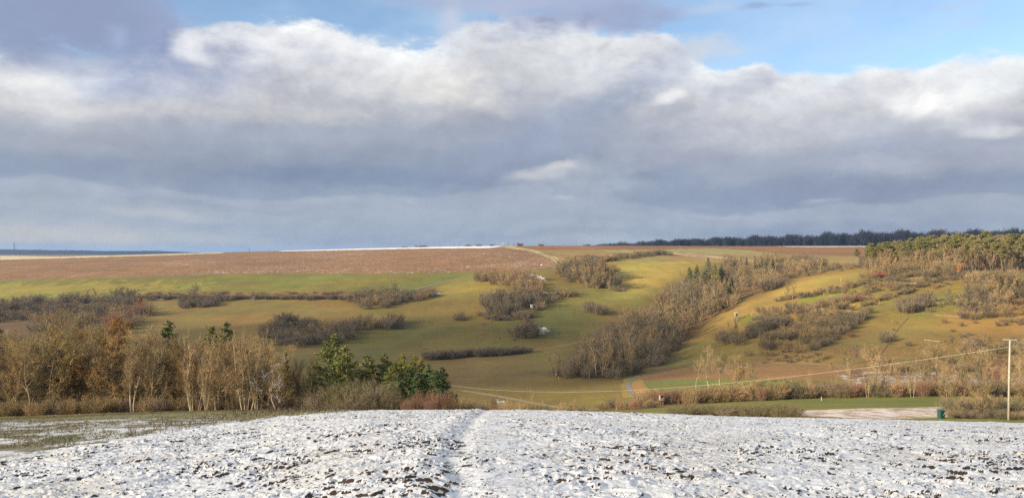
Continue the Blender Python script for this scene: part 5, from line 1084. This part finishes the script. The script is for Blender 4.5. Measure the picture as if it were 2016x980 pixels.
# wooded ridge far away on the left
def ridge(name, pts, Y, thick, seed):
    px = np.linspace(pts[0][0], pts[-1][0], 360); top = np.interp(px, [p[0] for p in pts], [p[1] for p in pts]); u = (px - CX) / F
    jag = (fbm(px * .25, px * 0, seed, 4) - .5) * 1.6
    rows = []
    for k, (dy, f) in enumerate(((0, 0), (40, .55), (120, .9), (260, 1.0), (700, .8), (1400, 0))):
        Yk = Y + dy; zt = EYE - Yk * (top + jag * (f > .5) - HY) / F; zb = np.full_like(zt, -40.0); rows.append(np.stack([u * Y, np.full_like(u, Yk), zb + (zt - zb) * f], 1))
    V = np.stack(rows, 1); n = len(px); idx = np.arange(n * 6).reshape(n, 6); A = Acc()
    A.add(V, np.stack([idx[:-1, :-1], idx[1:, :-1], idx[1:, 1:], idx[:-1, 1:]], -1))
    me = A.mesh(name, MT['forest'], True); o = bpy.data.objects.new(name, me); COL.objects.link(o); o['kind'] = 'structure'; return o
ridge('wooded_hills', [(-700, 488), (-100, 490), (0, 491.5), (60, 492.5), (110, 492.8), (160, 494), (220, 494), (265, 493.6), (300, 495.2), (340, 497.6), (420, 500)], 4200, 60, 9)

# ---------------------------------------------------------------- haze
def haze():
    m = bpy.data.materials.new('haze'); m.use_nodes = True; g = NT(m.node_tree)
    v = g.new('ShaderNodeVolumePrincipled'); v.inputs['Density'].default_value = HAZE; v.inputs['Color'].default_value = (.34, .58, 1.0, 1); v.inputs['Anisotropy'].default_value = .2
    o = g.new('ShaderNodeOutputMaterial'); g.nt.links.new(v.outputs[0], o.inputs['Volume'])
    import bmesh
    bm = bmesh.new(); bmesh.ops.create_cube(bm, size=1.0); me = bpy.data.meshes.new('haze')
    x0, x1, y0, y1, z0, z1 = -17500, 17500, -400, 15500, -90, 62
    for q in bm.verts: q.co = ((x0 + x1) / 2 + q.co.x * (x1 - x0), (y0 + y1) / 2 + q.co.y * (y1 - y0), (z0 + z1) / 2 + q.co.z * (z1 - z0))
    bm.to_mesh(me); bm.free(); me.materials.append(m); ob = bpy.data.objects.new('haze', me); COL.objects.link(ob); ob['kind'] = 'stuff'
HAZE = .00006
haze()
print('done', time.time() - T0)

# ================================================================ built things
import bmesh
def simple(name, c, rough=.8, spec=.2, noise_amt=.15, scale=3.0):
    m = bpy.data.materials.new(name); m.use_nodes = True; g = NT(m.node_tree)
    tc = g.new('ShaderNodeTexCoord').outputs['Object']; n = g.noise(tc, scale, 5, .65)
    v = g.mr(n, .25, .75, 1 - noise_amt, 1 + noise_amt, 'LINEAR'); col = g.mix(1.0, (*c, 1), g.comb(v, v, v), 'MULTIPLY')
    bs = g.new('ShaderNodeBsdfPrincipled'); g.put(bs.inputs['Base Color'], col); bs.inputs['Roughness'].default_value = rough; bs.inputs['Specular IOR Level'].default_value = spec
    o = g.new('ShaderNodeOutputMaterial'); g.nt.links.new(bs.outputs[0], o.inputs[0]); return m
B = {'concrete': simple('weathered_concrete', (.34, .31, .24), noise_amt=.3), 'steel': simple('dull_steel', (.32, .31, .27), .6), 'wire': simple('pale_cable', (.36, .32, .23), .6),
     'ceram': simple('brown_ceramic', (.16, .09, .06), .4), 'red': simple('red_roof_sheet', (.26, .062, .045), noise_amt=.3), 'plank': simple('grey_planks', (.26, .22, .18), scale=8), 'dark': simple('painted_dark_opening', (.02, .02, .02)),
     'green': simple('green_plastic', (.020, .070, .052), .5), 'white': simple('white_sheet', (.50, .49, .46)), 'brownplank': simple('brown_planks', (.15, .10, .065), scale=8), 'darkmetal': simple('dark_steel', (.09, .10, .11)),
     'stone': simple('pale_limestone', (.27, .23, .17), noise_amt=.35, scale=1.5), 'track': simple('pale_gravel', (.22, .175, .10), noise_amt=.3, scale=.6), 'trackgrey': simple('worn_asphalt', (.17, .155, .115), noise_amt=.25, scale=.5),
     'snowpatch': simple('snow_layer', (.46, .45, .45), noise_amt=.4, scale=.4), 'bankearth': simple('brown_bank_earth', (.12, .08, .05), noise_amt=.3), 'wood': simple('pale_wood', (.42, .34, .22), scale=6)}
class BM:
    def __init__(s): s.bm = bmesh.new()
    def box(s, cx, cy, cz, sx, sy, sz, rz=0.0, rx=0.0, bev=.0):
        r = bmesh.ops.create_cube(s.bm, size=1.0); M = Matrix.Translation((cx, cy, cz)) @ Matrix.Rotation(rz, 4, 'Z') @ Matrix.Rotation(rx, 4, 'X') @ Matrix.Diagonal((sx, sy, sz, 1))
        bmesh.ops.transform(s.bm, matrix=M, verts=r['verts'])
        if bev:
            es = list({e for v in r['verts'] for e in v.link_edges}); bmesh.ops.bevel(s.bm, geom=es, offset=bev, segments=2, affect='EDGES', profile=.6)
        return s
    def tube(s, pts, r0, r1=None, k=8):
        r1 = r0 if r1 is None else r1; rings = []
        for i, p in enumerate(pts):
            p = Vector(p); d = (Vector(pts[min(i + 1, len(pts) - 1)]) - Vector(pts[max(i - 1, 0)])).normalized()
            a = d.orthogonal().normalized(); b = d.cross(a); rr = r0 + (r1 - r0) * i / max(len(pts) - 1, 1)
            if rings:                                              # keep rings aligned
                ref = (rings[-1][0].co - Vector(pts[i - 1])); a = (ref - d * ref.dot(d)).normalized(); b = d.cross(a)
            rings.append([s.bm.verts.new(p + (a * math.cos(t * 2 * math.pi / k) + b * math.sin(t * 2 * math.pi / k)) * rr) for t in range(k)])
        for A_, B_ in zip(rings, rings[1:]):
            for t in range(k): s.bm.faces.new((A_[t], A_[(t + 1) % k], B_[(t + 1) % k], B_[t]))
        s.bm.faces.new(rings[0][::-1]); s.bm.faces.new(rings[-1]); return s
    def poly(s, vs, fs):
        v = [s.bm.verts.new(p) for p in vs]
        for f in fs: s.bm.faces.new([v[i] for i in f])
        return s
    def out(s, name, mat, parent=None, smooth=False):
        bmesh.ops.recalc_face_normals(s.bm, faces=s.bm.faces)
        me = bpy.data.meshes.new(name); s.bm.to_mesh(me); s.bm.free()
        if smooth: me.polygons.foreach_set('use_smooth', np.ones(len(me.polygons), bool))
        me.materials.append(B[mat]); o = bpy.data.objects.new(name, me); COL.objects.link(o)
        if parent is not None: o.parent = parent
        return o
def thing(name, label, cat, loc, rz=0, group=None, sc=1.0):
    o = bpy.data.objects.new(name, None); COL.objects.link(o); o.location = loc; o.rotation_euler = (0, 0, rz); o.scale = (sc,) * 3; o.empty_display_size = .3
    o['label'] = label; o['category'] = cat
    if group: o['group'] = group
    return o

# ---- the power pole with its cross-arm and cables
u = (1988 - CX) / F; PY_ = 98.0; pz = float(zterr(u, PY_)); ptop = EYE - PY_ * (670 - HY) / F
PH = ptop - pz; pole = thing('power_pole', 'tall pale concrete power pole with one cross arm at the right edge', 'power pole', (u * PY_, PY_, pz), R(-14))
BM().tube([(-.16, 0, -.5), (-.10, 0, PH * .5), (0, 0, PH)], .155, .10, 12).out('post', 'concrete', pole, True)
BM().box(0, 0, PH + .10, 1.55, .12, .12, 0, 0, .02).out('cross_arm', 'steel', pole)
for sx in (-.66, .66): BM().tube([(sx, 0, PH + .16), (sx, 0, PH + .22), (sx, 0, PH + .30)], .05, .035, 8).out('insulator', 'ceram', pole, True)
BM().tube([(0, -.16, PH - .75), (0, -.30, PH - .75)], .035, .03, 6).out('cable_clamp', 'steel', pole)
def cable(name, label, a, b, sag, r, n=60, group=None):
    a, b = Vector(a), Vector(b); pts = []
    for i in range(n + 1):
        t = i / n; p = a.lerp(b, t); p.z -= sag * 4 * t * (1 - t); pts.append(p)
    o = BM().tube(pts, r, r, 5).out(name, 'wire', None, True); o['label'] = label; o['category'] = 'cable'
    if group: o['group'] = group
A_ = Vector((u * PY_, PY_ - .25, ptop - .75))
def pt(px, py, Y): return Vector(((px - CX) / F * Y, Y, EYE - Y * (py - HY) / F))
# far end of the span: near the valley floor beyond the crest; a mid point fixes the sag
e = pt(840, 750, 260)
mid = A_.lerp(e, .5)
cable('power_cable', 'long pale cable sagging from the pole leftwards across the valley', A_, e, 4.5, .024)
cable('power_cable', 'upper of the two cables leaving the pole to the right', A_ + Vector((.1, 0, .1)), pt(2700, 668, 92), .8, .018)
cable('power_cable', 'lower of the two cables leaving the pole to the right', A_ + Vector((.1, .1, -.1)), pt(2700, 680, 92), .8, .018)
# the next pole, hidden by the trees of the valley floor
pb = thing('power_pole', 'far pale pole carrying the other end of the long cable', 'power pole', (e.x, e.y, zxy(e.x, e.y)), 0)
BM().tube([(0, 0, -.4), (0, 0, max(e.z - zxy(e.x, e.y), 1) + .3)], .13, .10, 8).out('post', 'concrete', pb, True)

# ---- hunting hides
def hide(px, py, hpx, label, roof, wall, legs, W_=1.5, ymin=60, Hh=4.6):
    x, y, z = hit(px, py, ymin, 1200); sc = hpx * y / F / Hh; t = thing('hunting_hide', label, 'hunting hide', (x, y, z), R(12), None, sc)
    b0 = Hh * .48
    for sx in (-1, 1):
        for sy in (-1, 1): BM().tube([(sx * .72, sy * .72, -.3), (sx * .58, sy * .58, b0)], .08, .07, 6).out('leg', legs, t)
    BM().tube([(-.70, -.7, .5), (.62, -.64, b0 - .2)], .05, .05, 5).out('brace', legs, t); BM().tube([(.70, -.7, .5), (-.62, -.64, b0 - .2)], .05, .05, 5).out('brace', legs, t)
    BM().box(0, 0, b0 + .06, W_ + .1, W_ + .1, .1).out('platform', legs, t)
    cb = BM(); h = Hh * .40; zc = b0 + .11
    for (cx, cy, sx, sy) in ((0, .7, W_, .06), (-.72, 0, .06, 1.34), (.72, 0, .06, 1.34)): cb.box(cx, cy, zc + h / 2, sx, sy, h)
    cb.box(0, -.7, zc + h * .27, W_, .06, h * .54); cb.box(-.6, -.7, zc + h * .72, .3, .06, h * .36); cb.box(.6, -.7, zc + h * .72, .3, .06, h * .36); cb.box(0, -.7, zc + h * .95, W_, .06, h * .1)
    cb.out('cabin', wall, t)
    BM().box(0, .2, zc + h * .5, 1.3, .04, h * .8).out('interior_shade_sheet', 'dark', t)  # near-black sheet inside the cabin, painting the shade seen through the window
    BM().box(0, 0, zc + h + .12, W_ + .35, W_ + .4, .09, 0, R(7)).out('roof', roof, t)
    for k in range(5): pass
    ld = BM()
    for s_ in (-.2, .2): ld.tube([(s_, -1.5, -.2), (s_, -.8, b0)], .035, .035, 5)
    for k in range(7): f = (k + .5) / 7; ld.box(0, -1.5 + .7 * f, b0 * f, .4, .04, .04)
    ld.out('ladder', legs, t)
hide(1302, 799, 24, 'red roofed wooden hide on stilts before the valley hedge', 'red', 'plank', 'brownplank', ymin=90)
hide(1449, 631, 16, 'pale grey hide on the hillside right of the valley wood', 'white', 'plank', 'plank', ymin=250)
hide(1047, 612, 13, 'small white fronted hide in the shade of the slope copse', 'white', 'white', 'brownplank', ymin=400)
hide(499, 597, 13, 'small pale hide standing at the snowy track on the slope', 'plank', 'plank', 'plank', ymin=450)

# ---- green booth at the field edge
x, y, z = hit(1852, 823, 75, 150); t = thing('garden_shed', 'small dark green booth at the end of the orchard hedge', 'booth', (x, y, z), R(10))
Hb = 15.5 * y / F
BM().box(0, 0, Hb / 2, Hb * .62, Hb * .6, Hb, 0, 0, .02).out('cabin', 'green', t); BM().box(0, -.02, Hb + .03, Hb * .72, Hb * .74, .07, 0, R(5)).out('roof', 'green', t)
BM().box(-.02, -Hb * .3 - .012, Hb * .47, Hb * .34, .02, Hb * .82).out('door', 'green', t); BM().box(Hb * .1, -Hb * .3 - .035, Hb * .48, .03, .03, .12).out('handle', 'steel', t)
BM().box(Hb * .24, -Hb * .3 - .012, Hb * .7, Hb * .10, .02, Hb * .16).out('window', 'white', t)
# ---- red-roofed shed below the pines
x, y, z = hit(1733, 547, 300, 900); s_ = y / F; t = thing('field_shed', 'long low shed with a red roof below the pine wood', 'shed', (x, y, z), R(8))
L_, D_, H_ = 22 * s_, 3.2, 1.9
BM().box(0, 0, H_ / 2 - .2, L_, D_, H_ + .4).out('wall', 'brownplank', t)
BM().poly([(-L_ * .55, -2.1, H_ - .1), (L_ * .55, -2.1, H_ - .1), (L_ * .5, 0, H_ + 1.5), (-L_ * .5, 0, H_ + 1.5), (-L_ * .55, 2.1, H_ - .1), (L_ * .55, 2.1, H_ - .1)],
          [(0, 1, 2, 3), (3, 2, 5, 4), (0, 3, 4), (1, 5, 2), (0, 4, 5, 1)]).out('roof', 'red', t)
BM().box(-L_ * .1, -D_ / 2 - .02, .85, 1.2, .06, 1.7).out('door', 'dark', t)
# ---- low things on the slopes: wrapped bales, troughs, stone walls, posts
def bale(px, py, w, label, h=None, ymin=200, nm='wrapped_bale', cat='hay bale'):
    x, y, z = hit(px, py, ymin, 1200); s_ = w * y / F; b = BM(); L_ = s_; rr = (h or w * .45) * y / F * .5
    b.tube([(-L_ / 2, 0, rr * .9), (-L_ / 2 + .08, 0, rr * .9), (L_ / 2 - .08, 0, rr * .9), (L_ / 2, 0, rr * .9)], rr, rr, 14)
    o = b.out(nm, 'white', None, True); o.location = (x, y, z); o.rotation_euler.z = R(18); o['label'] = label; o['category'] = cat
bale(862, 582, 9, 'white wrapped bale at the tip of the bush clump', 6, 450)
bale(790, 632, 7, 'white wrapped bale lying on the tip of the slope thicket', 4, 400)
bale(1067, 524, 4, 'tiny white bale at the corner of the ploughed field', 4, 600)
def bench(px, py, w, label, ymin=200, mat='white', hh=.5):
    x, y, z = hit(px, py, ymin, 1200); L_ = w * y / F; t = thing('feed_trough', label, 'trough', (x, y, z), R(10))
    BM().box(0, 0, hh + .12, L_, .7, .25, 0, 0, .03).out('trough_body', mat, t)
    for sx in (-.4, .4): BM().box(sx * L_, 0, hh / 2 - .1, .12, .6, hh + .2).out('leg', 'plank', t)
bench(1640, 584, 13, 'white trough on the green terrace below the snowy wall', 250)
bench(1702, 618, 4, 'small white trough at the foot of the terrace bushes', 250)
def wall_run(name, label, pts, h, w, mat, ymin=200, ymax=900, cat='stone wall', step=1.2):
    P_ = []
    for (a, b_), (c, d2) in zip(pts[:-1], pts[1:]):
        for i in range(12): t_ = i / 12; P_.append(hit(a + (c - a) * t_, b_ + (d2 - b_) * t_, ymin, ymax))
    P_.append(hit(*pts[-1], ymin, ymax)); r = np.random.default_rng(len(P_)); vs, fs = [], []
    for i, p in enumerate(P_):
        q = Vector(P_[min(i + 1, len(P_) - 1)]) - Vector(P_[max(i - 1, 0)]); n_ = Vector((-q.y, q.x, 0)).normalized() * w / 2; hh = h * (.15 + 1.1 * r.random() ** 1.3)
        for k, (o_, zz) in enumerate(((-1, -.4), (-.8, hh), (.8, hh * (.8 + .3 * r.random())), (1, -.4))): vs.append((p[0] + n_.x * o_, p[1] + n_.y * o_, p[2] + zz))
    for i in range(len(P_) - 1):
        for k in range(3): fs.append((i * 4 + k, i * 4 + k + 1, i * 4 + 5 + k, i * 4 + 4 + k))
    o = BM().poly(vs, fs).out(name, mat); o['label'] = label; o['category'] = cat
wall_run('terrace_wall', 'snow topped terrace wall running right from the ochre tree', [(1572, 582), (1600, 575), (1625, 568)], .5, 1.0, 'snowpatch', 250)
wall_run('terrace_wall', 'pale stone wall along the upper terrace below the pines', [(1628, 568), (1700, 556), (1760, 548)], .6, 1.0, 'stone', 250)
wall_run('terrace_wall', 'grey stony terrace edge above the lone clump', [(1752, 556), (1800, 548), (1850, 543)], .8, 1.2, 'stone', 250)
wall_run('terrace_wall', 'pale rubble bank at the top right of the terraces', [(1780, 560), (1805, 558)], .6, 1.6, 'stone', 250)
wall_run('terrace_wall', 'low pale stone wall leading to the dark grove bushes', [(1838, 620), (1862, 621), (1895, 624), (1925, 628)], .22, .45, 'stone', 250)
wall_run('terrace_wall', 'short pale masonry remnant right of the lone clump', [(1843, 596), (1864, 598)], .6, .6, 'stone', 250)
wall_run('terrace_wall', 'short pale wall low on the hillside left of the pole', [(1820, 669), (1850, 672)], .25, .5, 'stone', 230, 500)
wall_run('terrace_wall', 'short pale wall at the right edge below the pines', [(1984, 533), (2003, 537)], .8, 1.0, 'stone', 300)
wall_run('earth_bank', 'dark diagonal bank running down the right hillside', [(1790, 623), (1770, 645), (1752, 672), (1732, 700)], .12, .5, 'bankearth', 230, 700, 'bank')
wall_run('earth_bank', 'straight pale bank climbing from the lone clump towards the pines', [(1830, 587), (1850, 575), (1876, 562)], .15, .6, 'track', 250, 700, 'bank')
wall_run('snow_ledge', 'thin snowy verge of the track across the slope', [(455, 586), (520, 585.5), (600, 585.5), (684, 586)], .18, 1.0, 'snowpatch', 450, 900, 'snow bank')
wall_run('snow_ledge', 'thin line of snow above the dark bushes on the slope', [(300, 589), (360, 588), (440, 587)], .15, .8, 'snowpatch', 450, 900, 'snow bank')
# ---- fence posts on the slopes
r = np.random.default_rng(21); postm = None
for i, (px, py, h) in enumerate([(1655, 555, 8), (1595, 541, 9), (1480, 622, 5), (1622, 582, 7), (1645, 568, 7), (1668, 592, 5), (1745, 560, 6), (1786, 578, 7), (1832, 580, 6), (1883, 598, 6), (1717, 588, 5), (1990, 605, 5), (1100, 745, 5), (1617, 788, 8), (1590, 585, 5), (1690, 577, 5)]):
    x, y, z = hit(px, py, 180, 1000); hh = h * y / F
    if postm is None: o = BM().tube([(0, 0, -.3), (0, 0, 1.6)], .11, .09, 6).out('fence_post', 'wood'); postm = o
    else: o = postm.copy(); COL.objects.link(o)
    o.location = (x, y, z); o.scale = (1, 1, hh / 1.6); o['label'] = 'single pale wooden post standing on the slope'; o['category'] = 'post'; o['group'] = 'posts on the slopes'

# ---- tracks
def track(name, pts, width, mat, ymin=150, ymax=1400, lift=.07, per=16):
    P_ = []
    for (a, b_), (c, d2) in zip(pts[:-1], pts[1:]):
        for i in range(per): t_ = i / per; P_.append(hit(a + (c - a) * t_, b_ + (d2 - b_) * t_, ymin, ymax))
    P_.append(hit(*pts[-1], ymin, ymax)); P_ = np.array(P_); k = np.ones(9) / 9
    for c in (0, 1): P_[:, c] = np.convolve(np.pad(P_[:, c], 4, mode='edge'), k, mode='valid')
    vs, fs = [], []; m_ = 5
    for i, p in enumerate(P_):
        q = P_[min(i + 1, len(P_) - 1)] - P_[max(i - 1, 0)]; n_ = np.array((-q[1], q[0])); n_ = n_ / max(np.hypot(*n_), 1e-6)
        for k_ in range(m_):
            o_ = (k_ / (m_ - 1) - .5) * width; xx, yy = p[0] + n_[0] * o_, p[1] + n_[1] * o_; vs.append((xx, yy, zxy(xx, yy) + lift))
    for i in range(len(P_) - 1):
        for k_ in range(m_ - 1): fs.append((i * m_ + k_, i * m_ + k_ + 1, (i + 1) * m_ + k_ + 1, (i + 1) * m_ + k_))
    b = BM().poly(vs, fs); o = b.out(name, mat); o['kind'] = 'structure'; return o
track('farm_track', [(784, 578), (830, 566), (870, 556), (905, 548), (932, 544.5)], 3.2, 'trackgrey', 450, 1000)
track('farm_track', [(932, 543), (990, 540), (1040, 531), (1085, 526), (1102, 520), (1092, 509), (1058, 496), (1010, 487), (985, 483)], 3.0, 'track', 500, 1250, .12)
track('road', [(905, 768), (960, 776), (1010, 785), (1060, 795), (1110, 803), (1180, 806), (1250, 804), (1310, 800.5), (1350, 797)], 2.6, 'track', 140, 330)
track('farm_track', [(1262, 738), (1243, 746), (1236, 756), (1240, 768), (1248, 780), (1262, 793)], 1.9, 'trackgrey', 150, 380, .06)
track('farm_track', [(1262, 738), (1300, 729), (1340, 722), (1395, 718), (1480, 716), (1600, 716), (1720, 727), (1850, 731), (2016, 741)], 1.6, 'track', 200, 420, .06)
track('meadow_path', [(1030, 691), (1060, 688), (1100, 682), (1140, 673), (1170, 668)], 1.6, 'track', 300, 700, .06)
track('meadow_path', [(1560, 795), (1640, 793), (1740, 791), (1880, 790)], .5, 'track', 110, 220, .05)
track('meadow_path', [(1330, 497), (1370, 503), (1410, 509), (1450, 513), (1500, 517)], 4.0, 'track', 600, 1200, .15)
track('meadow_path', [(960, 762), (1040, 768), (1140, 769), (1225, 769)], .8, 'track', 180, 330, .05)

# ---- small trees and poles on the skyline
def sky_tree(px, Y, top, key, w=1.0, lab='tiny dark bush on the far skyline left of the forest'):
    at_top(key, px, Y, top, 'skyline_tree', lab, 'tree', 'small trees on the far skyline', w)
for px, Y, top, w in ((797, 1300, 484.5, 2.2), (818, 1300, 479.5, 1.5), (832, 1300, 481.5, 2.5), (866, 1300, 481, 1.5), (894, 1280, 479, 1.4), (904, 1280, 479.5, 1.5), (922, 1280, 480.5, 2), (943, 1280, 480, 2), (968, 1250, 480.5, 2), (975, 1250, 477, 1.2), (1000, 1260, 477, 1.8), (1012, 1260, 477, 1.6), (1018, 1260, 474.5, 1.0), (1024, 1260, 477.5, 2), (1066, 1300, 479.5, 2.6), (1112, 1300, 479.5, 1), (1122, 1300, 479, 1.5), (1134, 1300, 477.5, 1.2)):
    sky_tree(px, Y, top, 'skyblob' if w > 1.9 else 'skytree', w)
def mast(px, Y, top, base, label, cat):
    z0 = EYE - Y * (base - HY) / F; z1 = EYE - Y * (top - HY) / F; t = thing('lattice_mast', label, cat, ((px - CX) / F * Y, Y, z0)); h = z1 - z0; w = h * .06
    for sx, sy in ((-1, -1), (1, -1), (1, 1), (-1, 1)): BM().tube([(sx * w, sy * w, -5), (sx * w * .35, sy * w * .35, h)], h * .012, h * .010, 5).out('leg', 'darkmetal', t)
    BM().box(0, 0, h * .93, h * .26, h * .02, h * .02).out('cross_arm', 'darkmetal', t); BM().box(0, 0, h * .80, h * .18, h * .02, h * .02).out('cross_arm', 'darkmetal', t)
mast(28, 4150, 478, 493, 'thin lattice mast on the blue wooded hill at far left', 'mast')
mast(131, 4400, 488, 494, 'fainter smaller mast on the blue wooded hill', 'mast')
mast(491, 2600, 488, 497, 'tiny mast on the horizon above the ploughed field', 'mast')
p = thing('trail_sign', 'small white signpost at the field corner on the skyline', 'sign', hit(990, 484, 900, 1300)); BM().tube([(0, 0, -.3), (0, 0, 4.4)], .14, .12, 6).out('post', 'wood', p); BM().box(0, -.15, 3.9, 1.8, .1, 1.2).out('panel', 'white', p)
x, y, z = hit(1317, 499, 500, 1200); p = thing('field_gate', 'small white gate at the end of the upper hedge', 'gate', (x, y, z), R(15))
for sx in (-1.6, 1.6): BM().tube([(sx, 0, -.3), (sx, 0, 2.8)], .12, .12, 6).out('post', 'white', p)
BM().box(0, 0, 2.1, 3.2, .1, .22).out('rail', 'white', p); BM().box(0, 0, 1.2, 3.2, .1, .22).out('rail', 'white', p)

# ================================================================ ground plants near the viewer
def tufts(name, label, n, test, hr, col, seed, w=.012, ring=None):
    r = np.random.default_rng(seed); A = Acc(); got = 0; cx_, cy_ = [], []
    yy = np.exp(r.uniform(math.log(8.5), math.log(96), n * 6)); uu = r.uniform(-.75, .30, n * 6); pyy = HY + (EYE - zterr(uu, yy)) / yy * F; pxx = CX + uu * F
    k = test(pxx, pyy, uu * yy, yy) > r.random(n * 6); uu, yy = uu[k][:n], yy[k][:n]; x = uu * yy; m = len(x)
    z = np.where(yy < 58, znear(x, np.minimum(yy, 59)), zterr(uu, yy)); h = hr[0] + (hr[1] - hr[0]) * r.random(m) ** 2; ww = w * (1 + yy / 16)
    b = 3; P0 = np.repeat(np.stack([x, yy, z - .02], 1), b, 0) + r.normal(size=(m * b, 3)) * np.array((.03, .03, 0)); D = unit(r.normal(size=(m * b, 3)) * .45 + np.array((.15, 0, 1)))
    P, RR = grow(r, P0, D, np.repeat(h, b) * (.6 + .6 * r.random(m * b)), np.repeat(ww, b), 2, .25, -.15, .25); ribbon(A, P, RR, r)
    me = A.mesh(name, MT[col]); o = bpy.data.objects.new(name, me); COL.objects.link(o); o['kind'] = 'stuff'; o['label'] = label
MT['straw'] = veg('dry_straw', (.30, .23, .12), (.20, .17, .085), vary=.3); MT['wetgrass'] = veg('dull_green_grass', (.085, .105, .038), (.12, .12, .05), vary=.3); MT['stalk'] = veg('dark_dead_stalks', (.12, .09, .06), (.18, .14, .09), vary=.3)
edge_f = lambda px, py: py - np.interp(px, [p[0] for p in LX], [p[1] for p in LX], right=0)
left_ok = lambda px, py, x, y: (edge_f(px, py) < 2) * (py > 817 - .02 * px) * sstep(.35, .6, fbm(x * .6, y * .3, 91, 3)) * np.exp(-np.maximum(y - 45, 0) / 40)
tufts('straw_grass', 'dry straw coloured grass in the snowy strip at left', 15000, left_ok, (.05, .20), 'straw', 1, .004)
tufts('green_grass', 'dull green grass in the snowy strip at left', 4500, lambda px, py, x, y: left_ok(px, py, x, y) * np.exp(-((py - 866 + px * .02) / 18) ** 2) * 1.0, (.05, .15), 'wetgrass', 2, .005)
tufts('dead_stalks', 'dark dead stalks along the edge of the ploughed snow', 2600, lambda px, py, x, y: np.exp(-((edge_f(px, py) + 8) / 9) ** 2) * (px > 250) * .9, (.15, .55), 'stalk', 3, .004)
tufts('soil_straw', 'thin stubble poking through the snow of the ploughed field', 5000, lambda px, py, x, y: (edge_f(px, py) > 4) * (y < 50) * .10 * (1 + 2 * np.exp(-((px - 920) / 60) ** 2)), (.03, .10), 'stalk', 4, .003)
print('objects', time.time() - T0, len(bpy.data.objects))
